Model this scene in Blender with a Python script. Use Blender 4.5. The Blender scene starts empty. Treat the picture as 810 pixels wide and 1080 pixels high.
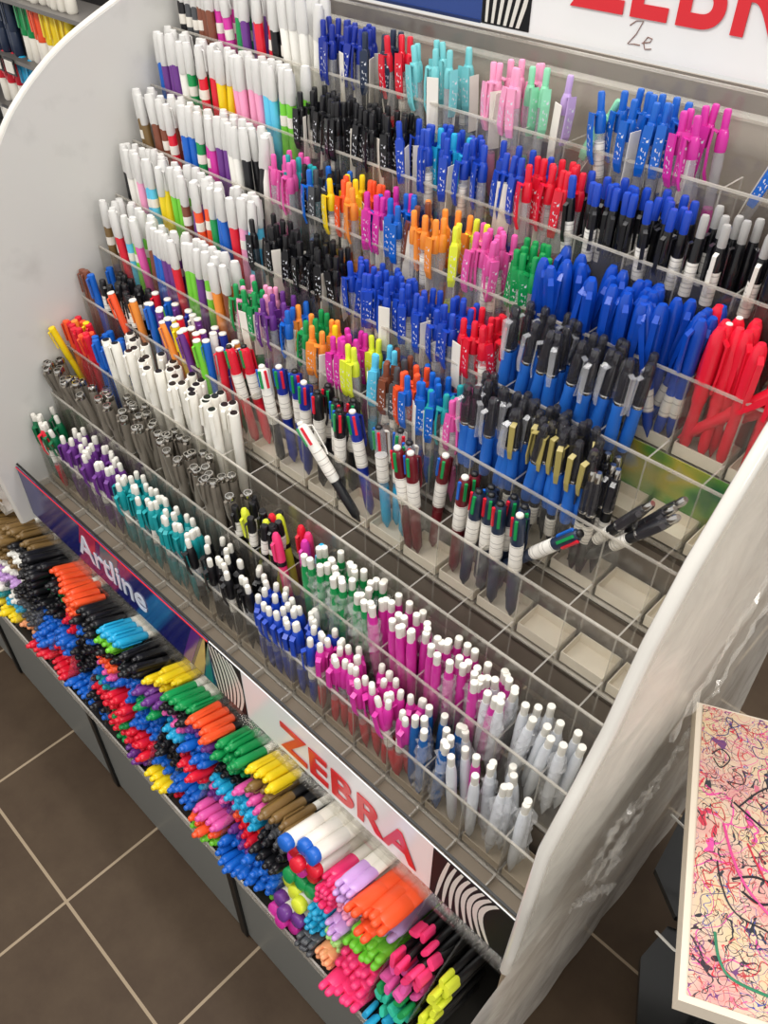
import bpy, math, random
from mathutils import Vector, Matrix, Euler
random.seed(7)
PI = math.pi
COL = bpy.context.scene.collection

# ------------------------------------------------------------------ colours and materials
def lin(c):
    return c / 12.92 if c <= .04045 else ((c + .055) / 1.055) ** 2.4
def hexc(h):
    h = h.lstrip('#')
    return tuple(lin(int(h[i:i + 2], 16) / 255) for i in (0, 2, 4)) + (1,)
MATS = {}
def mat(name, col, rough=.35, alpha=1, metal=0, trans=0, spec=.5):
    if name in MATS: return MATS[name]
    m = bpy.data.materials.new(name); m.use_nodes = True
    b = m.node_tree.nodes['Principled BSDF']
    b.inputs['Base Color'].default_value = hexc(col) if isinstance(col, str) else col
    b.inputs['Roughness'].default_value = rough
    b.inputs['Metallic'].default_value = metal
    b.inputs['Alpha'].default_value = alpha
    b.inputs['Specular IOR Level'].default_value = spec
    MATS[name] = m
    return m
def nodes(name):
    m = bpy.data.materials.new(name); m.use_nodes = True
    MATS[name] = m
    nt = m.node_tree
    return m, nt, nt.nodes, nt.links, nt.nodes['Principled BSDF'], nt.nodes['Material Output']

def sheen(N, L, lo=.035, hi=.55, normal=None):     # the same reflection from either face of a thin sheet
    lw = N.new('ShaderNodeLayerWeight'); lw.inputs[0].default_value = .5
    if normal: L.new(normal, lw.inputs['Normal'])
    p = N.new('ShaderNodeMath'); p.operation = 'POWER'; p.inputs[1].default_value = 4; L.new(lw.outputs['Facing'], p.inputs[0])
    q = N.new('ShaderNodeMath'); q.operation = 'MULTIPLY_ADD'; q.inputs[1].default_value = hi; q.inputs[2].default_value = lo; L.new(p.outputs[0], q.inputs[0])
    return q
def clear_mat(name, tint, haze=.08, hazecol='E8E4DC', rough=.05):
    m, nt, N, L, b, out = nodes(name)
    N.remove(b)
    t = N.new('ShaderNodeBsdfTransparent'); t.inputs[0].default_value = tint
    d = N.new('ShaderNodeBsdfDiffuse'); d.inputs[0].default_value = hexc(hazecol)
    g = N.new('ShaderNodeBsdfGlossy'); g.inputs['Roughness'].default_value = rough
    f = sheen(N, L)
    m1 = N.new('ShaderNodeMixShader'); m2 = N.new('ShaderNodeMixShader')
    tc = N.new('ShaderNodeTexCoord'); nz = N.new('ShaderNodeTexNoise')
    nz.inputs['Scale'].default_value = 9; nz.inputs['Detail'].default_value = 5
    mr = N.new('ShaderNodeMapRange'); mr.inputs[1].default_value = .3; mr.inputs[2].default_value = .75
    mr.inputs[3].default_value = haze * .5; mr.inputs[4].default_value = haze * 1.6
    L.new(tc.outputs['Object'], nz.inputs['Vector']); L.new(nz.outputs[0], mr.inputs[0])
    L.new(mr.outputs[0], m1.inputs[0]); L.new(t.outputs[0], m1.inputs[1]); L.new(d.outputs[0], m1.inputs[2])
    L.new(f.outputs[0], m2.inputs[0]); L.new(m1.outputs[0], m2.inputs[1]); L.new(g.outputs[0], m2.inputs[2])
    L.new(m2.outputs[0], out.inputs[0])
    return m
ACRYL = clear_mat('clear_acrylic', (.975, .97, .955, 1), .03)
ACRIM = clear_mat('polished_acrylic_edge', (.86, .84, .80, 1), .30, 'F0ECE4', .15)
CLEARP = clear_mat('clear_pen_plastic', (.93, .93, .95, 1), .24, 'E8EAEE', .08)
SLEEVE = clear_mat('crinkled_sleeve', (.97, .97, .98, 1), .17, 'FFFFFF', .05)

HUE = dict(k='16161A', b='1462C4', r='DC1C34', g='12934E', o='F0562A', y='F0D21E', p='DE5AA6', u='6A3488', c='24A6D4', t='1B9AA0',
           l='74CC36', w='EFEDE6', n='7A6038', d='4A4C50', e='F4A676', i='C9A0DC', m='D232A0', v='1A3096', s='77C9CE', h='BFA3D9',
           G='0E6B43', a='736C62', R='E8203A', B='0F47B4', P='F2A0C4', M='F23A78', Y='DCE63C', C='5CC4E8', N='7E4632', O='F2923A',
           q='8CD8B0', z='A9DB7C', x='1B44B4', j='F6EFD8', f='35C3A2', K='243048', D='1E63AC')
NAME = dict(k='black', b='blue', r='red', g='green', o='orange', y='yellow', p='pink', u='purple', c='light blue', t='teal', l='lime green', w='white',
            n='bronze', d='dark grey', e='peach', i='lilac', m='magenta', v='navy blue', s='pale teal', h='lavender', G='dark green', a='taupe grey', R='bright red',
            B='cobalt blue', P='pale pink', M='neon pink', Y='neon yellow', C='sky blue', N='brown', O='amber orange', q='mint', z='pastel green', x='royal blue',
            j='cream', f='sea green', K='blackish navy', D='steel blue')
def pl(code, rough=.32):      # opaque coloured plastic
    return mat('plastic_' + NAME[code].replace(' ', '_') + ('_%d' % (rough * 100) if rough != .32 else ''), HUE[code], rough)
def tp(code, alpha=.72):       # tinted see-through plastic
    return mat('tinted_' + NAME[code].replace(' ', '_') + '_%d' % (alpha * 100), HUE[code], .22, alpha)
WHITE = mat('white_plastic', 'E6E3DA', .4)
FROST = mat('frosted_white_cap', 'E3E2DF', .34, .88)
PAPER = mat('white_paper_tag', 'EFEAE0', .75)
CHROME = mat('chrome', 'C8C6C2', .18, 1, 1)
BLACK = mat('black_plastic', '121214', .35)
SMOKE = mat('smoky_clear_plastic', '34343A', .12, .72, 0, 0, .8)
GREYC = mat('grey_click_button', 'A9A8A6', .4)
GOLD = mat('gold_printed_clip', 'A89A5A', .35)

def sticker_mat():
    m, nt, N, L, b, out = nodes('barcode_sticker')
    tc = N.new('ShaderNodeTexCoord'); sp = N.new('ShaderNodeSeparateXYZ'); L.new(tc.outputs['Object'], sp.inputs[0])
    w = N.new('ShaderNodeTexNoise'); w.noise_dimensions = '1D'; w.inputs['Scale'].default_value = 420; w.inputs['Detail'].default_value = 0
    L.new(sp.outputs['Z'], w.inputs['W'])
    cr = N.new('ShaderNodeValToRGB'); cr.color_ramp.elements[0].position = .33; cr.color_ramp.elements[1].position = .38
    cr.color_ramp.elements[0].color = hexc('BDB9B2'); cr.color_ramp.elements[1].color = hexc('F0ECE4')
    L.new(w.outputs[0], cr.inputs[0]); L.new(cr.outputs[0], b.inputs['Base Color']); b.inputs['Roughness'].default_value = .6
    return m
STICK = sticker_mat()
def printed(c):        # glossy clip with a small pale ornament printed along it
    nm = 'printed_clip_' + NAME[c].replace(' ', '_')
    if nm in MATS: return MATS[nm]
    m, nt, N, L, b, out = nodes(nm)
    tc = N.new('ShaderNodeTexCoord'); mp = N.new('ShaderNodeMapping'); mp.inputs['Scale'].default_value = (1, 1, .6); L.new(tc.outputs['Object'], mp.inputs[0])
    nz = N.new('ShaderNodeTexNoise'); nz.inputs['Scale'].default_value = 520; nz.inputs['Detail'].default_value = 0; L.new(mp.outputs[0], nz.inputs['Vector'])
    sp = N.new('ShaderNodeSeparateXYZ'); L.new(tc.outputs['Object'], sp.inputs[0])
    a = N.new('ShaderNodeMath'); a.operation = 'COMPARE'; a.inputs[1].default_value = .110; a.inputs[2].default_value = .014; L.new(sp.outputs['Z'], a.inputs[0])
    g = N.new('ShaderNodeMath'); g.operation = 'GREATER_THAN'; g.inputs[1].default_value = .60; L.new(nz.outputs[0], g.inputs[0])
    q = N.new('ShaderNodeMath'); q.operation = 'MULTIPLY'; L.new(a.outputs[0], q.inputs[0]); L.new(g.outputs[0], q.inputs[1])
    y = N.new('ShaderNodeMath'); y.operation = 'COMPARE'; y.inputs[1].default_value = 0; y.inputs[2].default_value = .0032; L.new(sp.outputs['Y'], y.inputs[0])
    z = N.new('ShaderNodeMath'); z.operation = 'MULTIPLY'; L.new(q.outputs[0], z.inputs[0]); L.new(y.outputs[0], z.inputs[1])
    mi = N.new('ShaderNodeMix'); mi.data_type = 'RGBA'; L.new(z.outputs[0], mi.inputs[0]); mi.inputs[6].default_value = hexc(HUE[c]); mi.inputs[7].default_value = hexc('D8DCE4')
    L.new(mi.outputs[2], b.inputs['Base Color']); b.inputs['Roughness'].default_value = .26
    return m

# ------------------------------------------------------------------ mesh helpers
class MB:
    def __init__(s): s.v = []; s.f = []
    def lathe(s, prof, n=10, sx=1, sy=1, jit=0):
        base = len(s.v); rings = []
        for r, z in prof:
            ring = []
            for k in range(n):
                a = 2 * PI * k / n
                rr = r * (1 + (random.uniform(-jit, jit) if jit else 0))
                s.v.append((rr * math.cos(a) * sx, rr * math.sin(a) * sy, z + (random.uniform(-jit, jit) * .006 if jit else 0))); ring.append(len(s.v) - 1)
            rings.append(ring)
        for a, b in zip(rings, rings[1:]):
            for k in range(n): s.f.append((a[k], a[(k + 1) % n], b[(k + 1) % n], b[k]))
        s.f.append(tuple(reversed(rings[0]))); s.f.append(tuple(rings[-1]))
        return s
    def box(s, c, d, rot=None):
        b = len(s.v); c = Vector(c)
        for i in range(8):
            p = Vector(((i & 1) - .5, ((i >> 1) & 1) - .5, ((i >> 2) & 1) - .5)); p = Vector((p.x * d[0], p.y * d[1], p.z * d[2]))
            if rot: p = rot @ p
            s.v.append(tuple(c + p))
        for f in ((0, 2, 3, 1), (4, 5, 7, 6), (0, 1, 5, 4), (2, 6, 7, 3), (0, 4, 6, 2), (1, 3, 7, 5)): s.f.append(tuple(b + i for i in f))
        return s
    def prism(s, poly, a, b, axis='z'):       # closed outline swept between two levels
        n = len(poly); o = len(s.v)
        for lv in (a, b):
            for u, w in poly:
                s.v.append({'z': (u, w, lv), 'x': (lv, u, w), 'y': (u, lv, w)}[axis])
        s.f.append(tuple(o + i for i in reversed(range(n)))); s.f.append(tuple(o + n + i for i in range(n)))
        for i in range(n):
            j = (i + 1) % n; s.f.append((o + i, o + j, o + n + j, o + n + i))
        return s
    def strip(s, pts, w, t):                  # clip: a bent strip in the xz plane, width along y; pts = [(x, z)]
        o = len(s.v)
        for i, (x, z) in enumerate(pts):
            a = pts[max(i - 1, 0)]; b = pts[min(i + 1, len(pts) - 1)]
            d = Vector((b[0] - a[0], b[1] - a[1])).normalized(); nx, nz = -d.y, d.x
            ww = w if not isinstance(w, (list, tuple)) else w[i]
            for sgn, yy in ((-1, -1), (-1, 1), (1, 1), (1, -1)):
                s.v.append((x + nx * t / 2 * sgn, yy * ww / 2, z + nz * t / 2 * sgn))
        n = len(pts)
        for i in range(n - 1):
            for k in range(4):
                s.f.append((o + 4 * i + k, o + 4 * i + (k + 1) % 4, o + 4 * i + 4 + (k + 1) % 4, o + 4 * i + 4 + k))
        s.f.append((o + 3, o + 2, o + 1, o)); e = o + 4 * (n - 1); s.f.append((e, e + 1, e + 2, e + 3))
        return s
    def tube(s, pts, r, n=6):
        pts = [Vector(p) for p in pts]; o = len(s.v)
        for i, p in enumerate(pts):
            d = (pts[min(i + 1, len(pts) - 1)] - pts[max(i - 1, 0)]).normalized()
            u = d.orthogonal().normalized() if i == 0 else (u - d * u.dot(d)).normalized()
            w = d.cross(u)
            for k in range(n):
                a = 2 * PI * k / n; s.v.append(tuple(p + (u * math.cos(a) + w * math.sin(a)) * r))
        for i in range(len(pts) - 1):
            for k in range(n): s.f.append((o + i * n + k, o + i * n + (k + 1) % n, o + (i + 1) * n + (k + 1) % n, o + (i + 1) * n + k))
        s.f.append(tuple(o + k for k in reversed(range(n)))); e = o + (len(pts) - 1) * n; s.f.append(tuple(e + k for k in range(n)))
        return s
    def mesh(s, name, m, smooth=None):
        me = bpy.data.meshes.new(name); me.from_pydata(s.v, [], s.f); me.materials.append(m)
        if smooth is not None:
            me.polygons.foreach_set('use_smooth', [True] * len(me.polygons)); me.set_sharp_from_angle(angle=math.radians(smooth))
        me.update(); return me
def lathe(name, prof, m, n=10, smooth=50, **k): return MB().lathe(prof, n, **k).mesh(name, m, smooth)
def link(name, me, parent=None, M=None):
    o = bpy.data.objects.new(name, me); COL.objects.link(o)
    if parent: o.parent = parent
    if M is not None: o.matrix_local = M
    return o
def tag(o, label=None, cat=None, group=None, kind=None):
    for k, v in (('label', label), ('category', cat), ('group', group), ('kind', kind)):
        if v: o[k] = v
    return o
USED = {}
def uniq(l):
    USED[l] = USED.get(l, 0) + 1
    return l

# ------------------------------------------------------------------ pen designs: (object name, category, [(part, mesh, parent index)])
R10 = 10
def d_button(c, L=.15):
    cc = 'r' if c == 'm' else c
    P = [('barrel', lathe('barrel', [(.0050, .056), (.0052, .060), (.0052, .104), (.0049, .106)], CLEARP)),
         ('grip', lathe('grip', [(.0008, 0), (.0024, .009), (.0050, .020), (.0054, .030), (.0054, .058), (.0050, .060)], tp(cc, .85))),
         ('shoulder', lathe('shoulder', [(.0053, .094), (.0064, .098), (.0068, .112), (.0066, .124), (.0052, .132), (.0038, .135)], pl(c))),
         ('clip', MB().strip([(.0055, .128), (.0112, .126), (.0108, .096), (.0084, .086)], .0064, .0016).mesh('clip', pl(c))),
         ('button', lathe('button', [(.0036, .133), (.0040, .135), (.0040, .147), (.0032, .149)], WHITE))]
    if random.random() < .45: P.append(('sticker', lathe('sticker', [(.0054, .066), (.00545, .067), (.00545, .099), (.0054, .100)], STICK)))
    return P
def d_pencil(c):
    al = .92 if c != 'w' else .8
    body = tp(c, al) if c != 'w' else mat('milky_pencil_barrel', 'E6EAF0', .3, .85)
    P = [('barrel', lathe('barrel', [(.0008, 0), (.0026, .010), (.0050, .022), (.0058, .04), (.0060, .110), (.0054, .126), (.0044, .134)], body)),
         ('button', lathe('button', [(.0038, .132), (.0041, .136), (.0041, .146), (.0045, .148), (.0041, .151)], WHITE))]
    if random.random() < (.35 if c == 'w' else .6):
        P.append(('sleeve', lathe('sleeve', [(.0065 + .0035 * random.random(), .03 + .0085 * i) for i in range(12)], SLEEVE, 9, None, jit=.34)))
    if random.random() < .4: P.append(('sticker', lathe('sticker', [(.0057, .070), (.00575, .071), (.00575, .100), (.0057, .101)], STICK)))
    return P
def d_fineliner(c):
    P = [('barrel', lathe('barrel', [(.0008, 0), (.003, .008), (.0048, .012), (.0050, .09), (.0046, .092)], pl(c))),
         ('cap', lathe('cap', [(.0056, .084), (.0058, .088), (.0058, .140), (.0054, .143)], pl(c))),
         ('finial', lathe('finial', [(.0054, .142), (.0062, .144), (.0062, .149), (.0054, .1515), (.0042, .1515), (.0038, .146)], CHROME)),
         ('clip', MB().strip([(.0050, .147), (.0085, .146), (.0086, .120), (.0068, .108)], .004, .001).mesh('clip', pl(c)))]
    if random.random() < .2: P.append(('sticker', lathe('sticker', [(.0060, .092), (.00605, .093), (.00605, .122), (.0060, .123)], STICK)))
    return P
def d_blackcap(c):
    return [('barrel', lathe('barrel', [(.0008, 0), (.003, .008), (.0050, .014), (.0052, .09), (.0046, .092)], pl(c))),
            ('cap', lathe('cap', [(.0057, .084), (.0059, .088), (.0059, .136), (.0050, .141), (.0050, .147), (.0042, .148)], pl(c))),
            ('clip', MB().strip([(.0050, .138), (.0084, .136), (.0082, .108)], .004, .0012).mesh('clip', pl(c))),
            ('sticker', lathe('sticker', [(.0061, .094), (.00615, .095), (.00615, .120), (.0061, .121)], STICK))]
def d_highlighter(c):
    return [('barrel', lathe('barrel', [(.003, 0), (.0058, .004), (.0062, .02), (.0062, .094), (.005, .097)], tp(c, .8))),
            ('band', lathe('band', [(.0064, .094), (.0067, .095), (.0067, .101), (.0064, .102)], BLACK)),
            ('cap', lathe('cap', [(.0064, .101), (.0067, .104), (.0064, .135), (.0056, .146), (.0035, .151)], pl(c))),
            ('clip', MB().strip([(.0055, .138), (.0096, .136), (.0092, .106)], .0045, .0012).mesh('clip', pl(c)))]
def d_whitepen(c):
    return [('barrel', lathe('barrel', [(.001, 0), (.004, .010), (.0060, .020), (.0063, .10), (.0066, .102), (.0066, .152), (.0060, .1545), (.0034, .1545), (.0030, .150)], pl('j', .4) if False else mat('ivory_pen_plastic', 'F2EFE6', .4), 12)),
            ('plug', MB().lathe([(.0047, .1548), (.0047, .1556)], 10).mesh('plug', BLACK)),
            ('clip', MB().strip([(.0060, .150), (.0088, .149), (.0086, .118)], .0045, .0014).mesh('clip', mat('ivory_pen_plastic', 'F2EFE6', .4)))]
def d_stick(c, body=None):
    cap = pl(c)
    return [('barrel', lathe('barrel', [(.0008, 0), (.0026, .008), (.0046, .014), (.0050, .03), (.0050, .09), (.0042, .092)], pl(body or c))),
            ('cap', lathe('cap', [(.0056, .080), (.0058, .084), (.0058, .144), (.0054, .1465), (.0030, .147)], cap)),
            ('clip', MB().strip([(.0052, .142), (.0086, .141), (.0084, .108)], .004, .0013).mesh('clip', cap))]
def d_whitetop(c):
    P = d_stick(c); P.append(('end_disc', lathe('end_disc', [(.0056, .1472), (.0056, .1495), (.0050, .150)], WHITE))); return P
def d_multi(c):
    gr = {'w': 'k', 'k': 'k', 'r': 'r', 'N': 'N', 'v': 'v', 'c': 'c', 'K': 'K'}[c]
    if c in 'c':
        up = CLEARP
    else: up = pl(c, .28) if c != 'N' else mat('maroon_plastic', '6A1420', .28)
    grm = pl(gr, .4) if gr != 'N' else mat('maroon_plastic', '6A1420', .28)
    P = [('grip', lathe('grip', [(.0014, 0), (.0032, .006), (.0056, .012), (.0060, .025), (.0060, .068), (.0056, .070)], grm)),
         ('barrel', lathe('barrel', [(.0058, .068), (.0066, .071), (.0068, .10), (.0068, .146), (.0060, .153), (.0030, .157)], up)),
         ('clip', MB().strip([(-.0060, .150), (-.0104, .148), (-.0100, .112), (-.0082, .104)], .0045, .0013).mesh('clip', up if c != 'c' else WHITE))]
    pick = random.choice(('br', 'bg', 'rg', 'bgr')) if c in 'kKN' else 'bgr'
    for k, q in enumerate(pick):
        a = (k - .5 * (len(pick) - 1)) * 1.05
        P.append(('slider', MB().box((.0068 * math.cos(a), .0068 * math.sin(a), .141), (.0024, .0030, .026), Matrix.Rotation(a, 3, 'Z')).mesh('slider', pl(q))))
    P.append(('finial', lathe('finial', [(.0036, .1555), (.0042, .157), (.0040, .159), (.0025, .1605)], WHITE if c == 'w' or random.random() < .25 else BLACK)))
    P.append(('sticker', lathe('sticker', [(.0070, .078), (.00705, .079), (.00705, .116), (.0070, .117)], STICK)))
    return P
def d_bluegrip(c):
    P = [('barrel', lathe('barrel', [(.0008, 0), (.0024, .010), (.0050, .020), (.0056, .024), (.0056, .052)], pl('k'))),
         ('grip', lathe('grip', [(.0056, .050), (.0066, .056), (.0068, .075), (.0061, .098), (.0065, .106), (.0060, .110)], mat('rubber_blue_grip', '1E66C4', .45))),
         ('collar', lathe('collar', [(.0062, .109), (.0065, .110), (.0065, .112), (.0062, .113)], CHROME)),
         ('upper_barrel', lathe('upper_barrel', [(.0061, .112), (.0063, .116), (.0060, .140), (.0050, .150)], SMOKE)),
         ('clip', MB().strip([(.0052, .148), (.0108, .146), (.0106, .112), (.0086, .100)], [.005, .006, .0055, .004], .0014).mesh('clip', GOLD if c == 'g' else CLEARP)),
         ('button', lathe('button', [(.0040, .148), (.0044, .151), (.0046, .160), (.0030, .163)], CHROME if c == 'k' and random.random() < .4 else SMOKE))]
    if random.random() < .5: P.append(('sticker', lathe('sticker', [(.0062, .018), (.0063, .019), (.0063, .042), (.0062, .043)], STICK)))
    return P
def d_allblack(c):
    return [('barrel', lathe('barrel', [(.0008, 0), (.0026, .010), (.0056, .024), (.0062, .04), (.0058, .10), (.0055, .102)], pl('k'))),
            ('upper_barrel', lathe('upper_barrel', [(.0060, .100), (.0063, .104), (.0060, .136), (.0050, .146)], SMOKE)),
            ('clip', MB().strip([(.0052, .144), (.0108, .142), (.0106, .106)], .005, .0014).mesh('clip', SMOKE)),
            ('collar', lathe('collar', [(.0062, .100), (.0065, .101), (.0065, .103), (.0062, .104)], CHROME)),
            ('button', lathe('button', [(.0040, .144), (.0044, .147), (.0044, .155), (.0030, .159)], CHROME)),
            ('sticker', lathe('sticker', [(.0062, .060), (.00645, .061), (.00645, .085), (.0062, .086)], STICK))]
def d_bigcap(c):
    P = [('barrel', lathe('barrel', [(.001, 0), (.003, .008), (.0054, .016), (.0058, .03), (.0058, .085), (.005, .087)], tp(c, .9))),
         ('cap', lathe('cap', [(.0066, .070), (.0070, .074), (.0078, .12), (.0076, .140), (.0062, .152), (.0036, .158)], pl(c, .24), 12, 60)),
         ('clip', MB().strip([(.0064, .148), (.0112, .142), (.0114, .110), (.0096, .084)], [.005, .006, .006, .004], .0022).mesh('clip', pl(c, .24)))]
    if random.random() < .3: P.append(('emblem', MB().lathe([(.0034, .1582), (.0030, .1592)], 10).mesh('emblem', WHITE)))
    if random.random() < .4: P.append(('sticker', lathe('sticker', [(.0060, .034), (.00605, .035), (.00605, .060), (.0060, .061)], STICK)))
    return P
def d_gel(c, tag_p=.42, clear=True):
    P = [('barrel', lathe('barrel', [(.0052, .050), (.0056, .054), (.0056, .118), (.0054, .120)], SMOKE if c in 'kK' else CLEARP)),
         ('grip', lathe('grip', [(.0008, 0), (.0026, .010), (.0052, .022), (.0058, .03), (.0058, .052), (.0052, .055)], tp(c, .85))),
         ('collar', lathe('collar', [(.0056, .114), (.0060, .117), (.0060, .130), (.0044, .136), (.0038, .137)], tp(c, .95))),
         ('clip', MB().strip([(.0052, .133), (.0098, .136), (.0112, .118), (.0108, .092), (.0080, .082)], [.0075, .0095, .0100, .0095, .0075], .0026).mesh('clip', printed(c))),
         ('clicker', lathe('clicker', [(.0036, .134), (.0038, .137), (.0038, .154), (.0030, .156)], pl(c)))]
    r = random.random()
    if r < tag_p: 
        tb = MB().strip([(.0066, .060), (.0080, .085), (.0086, .126)], .0145, .0008); ta = random.choice((-1, 1)) * random.uniform(1.0, 1.7)
        tb.v = [(x * math.cos(ta) - y * math.sin(ta), x * math.sin(ta) + y * math.cos(ta), z) for x, y, z in tb.v]
        P.append(('paper_tag', tb.mesh('paper_tag', PAPER)))
    elif r < tag_p + .2: P.append(('sticker', lathe('sticker', [(.0058, .066), (.00585, .067), (.00585, .104), (.0058, .105)], STICK)))
    return P
def d_click(c):
    P = [('barrel', lathe('barrel', [(.0008, 0), (.0026, .010), (.0054, .022), (.0060, .04), (.0060, .12), (.0050, .131), (.0042, .133)], mat('gloss_black_barrel', '121216', .22))),
         ('clip', MB().strip([(.0050, .128), (.0094, .126), (.0092, .090), (.0074, .084)], .0042, .0012).mesh('clip', random.choice([BLACK, BLACK, SMOKE, WHITE]))),
         ('clicker', lathe('clicker', [(.0040, .131), (.0044, .134), (.0044, .153), (.0034, .156)], GREYC if c == 'a' else pl(c)))]
    r = random.random()
    if r < .35: P.append(('sticker', lathe('sticker', [(.0062, .070), (.00625, .071), (.00625, .106), (.0062, .107)], STICK)))
    return P
def d_whitecap(c):
    P = [('barrel', lathe('barrel', [(.003, 0), (.0062, .004), (.0066, .02), (.0066, .124), (.006, .126)], pl(c))),
         ('cap', lathe('cap', [(.0068, .118), (.0074, .121), (.0073, .138), (.0068, .156), (.0052, .163)], FROST, 10, 60, sx=.9, sy=1.08)),
         ('clip', MB().strip([(.0050, .158), (.0080, .156), (.0084, .128)], .0034, .0014).mesh('clip', FROST))]
    if random.random() < .45: P.append(('sticker', lathe('sticker', [(.0068, .088), (.00685, .089), (.00685, .101), (.0068, .102)], PAPER)))
    return P
def d_marker(c, body=None):     # capped marker of the bins, z = 0 at the back, cap tip at z = .142
    cm = pl(c, .28)
    P = [('barrel', lathe('barrel', [(.006, 0), (.0074, .004), (.0074, .082), (.006, .084)], pl(body or ('k' if random.random() < .5 else 'w')), 10)),
         ('cap', lathe('cap', [(.0076, .074), (.0081, .077), (.0083, .124), (.0081, .131), (.0068, .1345), (.0050, .1352), (.0046, .1405), (.0034, .142)], cm, 12, 42)),
         ('clip', MB().strip([(.0070, .131), (.0104, .128), (.0100, .090)], .0044, .0018).mesh('clip', cm))]
    return P
def d_copic(c):
    return [('barrel', lathe('barrel', [(.007, 0), (.0086, .003), (.0090, .08), (.008, .082)], mat('ivory_marker_body', 'EAE5D9', .45), 12, sx=1.1)),
            ('cap', lathe('cap', [(.0092, .080), (.0096, .082), (.0096, .136), (.009, .1365)], WHITE, 12, sx=1.1)),
            ('end_cap', lathe('end_cap', [(.0096, .1365), (.0098, .138), (.0096, .1475), (.0080, .149)], pl(c), 12, sx=1.1))]
def d_pearl(c):
    cm = mat('pearl_' + NAME[c].replace(' ', '_'), HUE[c], .2)
    P = [('barrel', lathe('barrel', [(.005, 0), (.0072, .003), (.0074, .086), (.006, .088)], mat('ivory_marker_body', 'EAE5D9', .45), 12, sx=1.25, sy=.8)),
         ('cap', lathe('cap', [(.0076, .082), (.0080, .085), (.0080, .118), (.0070, .130), (.0060, .131)], cm, 12, 45, sx=1.25, sy=.8))]
    for s in (-1, 1):
        b = MB().lathe([(.0040, .127), (.0046, .131), (.0046, .136), (.0038, .140), (.0020, .142)], 8)
        b.v = [(x + s * .0047, y, z) for x, y, z in b.v]; P.append(('nub', b.mesh('nub', cm, 60)))
    return P
def d_flathl(c):
    cm = pl(c, .35)
    P = [('barrel', lathe('barrel', [(.006, 0), (.0084, .003), (.0086, .080), (.007, .082)], cm, 12, sx=1.3, sy=.78)),
         ('cap', lathe('cap', [(.0087, .078), (.0090, .081), (.0088, .112), (.0078, .127), (.0068, .129)], cm, 12, 45, sx=1.3, sy=.78))]
    for s in (-1, 1):
        b = MB().lathe([(.0044, .125), (.0050, .129), (.0050, .136), (.0040, .140), (.0024, .1415)], 8)
        b.v = [(x + s * .0054, y, z) for x, y, z in b.v]; P.append(('nub', b.mesh('nub', cm, 60)))
    return P
def d_neon(c):
    out = []
    for k in range(24):
        a = 2 * PI * k / 24
        rr = .0078 + .0021 * math.cos(2 * a)
        out.append((1.15 * rr * math.cos(a), 1.0 * rr * math.sin(a)))
    sc = lambda q: [(x * q, y * q) for x, y in out]
    cm = mat('neon_' + NAME[c].replace(' ', '_'), HUE[c], .5)
    b = MB(); n = 24
    for q, z in ((.9, .114), (1, .116), (1, .139), (.92, .142)):
        b.v += [(x, y, z) for x, y in sc(q)]
    for lv in range(3):
        for i in range(n): j = (i + 1) % n; b.f.append((lv * n + i, lv * n + j, lv * n + n + j, lv * n + n + i))
    b.f.append(tuple(reversed(range(n)))); b.f.append(tuple(3 * n + i for i in range(n)))
    return [('barrel', lathe('barrel', [(.005, 0), (.0078, .003), (.0080, .113), (.0070, .115)], BLACK, 12, sx=1.15, sy=.85)), ('cap', b.mesh('cap', cm, 40))]

KINDS = dict(  # kind: (builder, object name, category, number of variants)
    button=(d_button, 'ballpoint_pen', 'pen', 4), pencil=(d_pencil, 'mechanical_pencil', 'pencil', 6), fine=(d_fineliner, 'drawing_pen', 'pen', 3),
    blackcap=(d_blackcap, 'capped_pen', 'pen', 1), hl=(d_highlighter, 'slim_highlighter', 'highlighter', 1), white=(d_whitepen, 'calligraphy_pen', 'pen', 1),
    stick=(d_stick, 'fineliner', 'pen', 1), wtop=(d_whitetop, 'fineliner', 'pen', 1), multi=(d_multi, 'multicolour_pen', 'pen', 4),
    bgrip=(d_bluegrip, 'rubber_grip_pen', 'pen', 3), ablack=(d_allblack, 'rollerball_pen', 'pen', 1), bigcap=(d_bigcap, 'capped_gel_pen', 'pen', 4),
    gel=(d_gel, 'gel_pen', 'pen', 9), click=(d_click, 'click_pen', 'pen', 5), wcap=(d_whitecap, 'paint_marker', 'marker', 4),
    marker=(d_marker, 'marker', 'marker', 3), copic=(d_copic, 'art_marker', 'marker', 1), pearl=(d_pearl, 'brush_marker', 'marker', 1),
    flathl=(d_flathl, 'highlighter', 'highlighter', 1), neon=(d_neon, 'neon_highlighter', 'highlighter', 1))
CACHE = {}
SCALE = dict(button=1.17, pencil=1.2, fine=1.32, blackcap=1.15, hl=1.12, white=1.28, stick=1.12, wtop=1.15, multi=1.25, bgrip=1.18, ablack=1.15, bigcap=1.12, gel=1.1, click=1.1, wcap=1.12, marker=1.0, copic=1.2, flathl=1.2, neon=.76, pearl=1.05)
def place(kind, c, M, label, group, name=None, variant=None, strip=()):
    bld, nm, cat, nv = KINDS[kind]
    v = random.randrange(nv) if variant is None else variant
    key = (kind, c, v)
    if key not in CACHE: CACHE[key] = bld(c)
    parts = CACHE[key]
    q = SCALE.get(kind, 1)
    root = link(name or nm, parts[0][1], None, M @ Matrix.Diagonal((q, q, 1 + (q - 1) * .35, 1)))
    tag(root, uniq(label), cat, group)
    for pn, me in parts[1:]:
        if pn in strip: continue
        o = link(pn, me, root)
        if me.materials[0] != parts[0][1].materials[0] and pn in ('sticker', 'paper_tag', 'finial'):
            o['label'] = {'sticker': 'white barcode sticker', 'paper_tag': 'white paper price tag', 'finial': 'small round end piece'}[pn]
    return root

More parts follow.
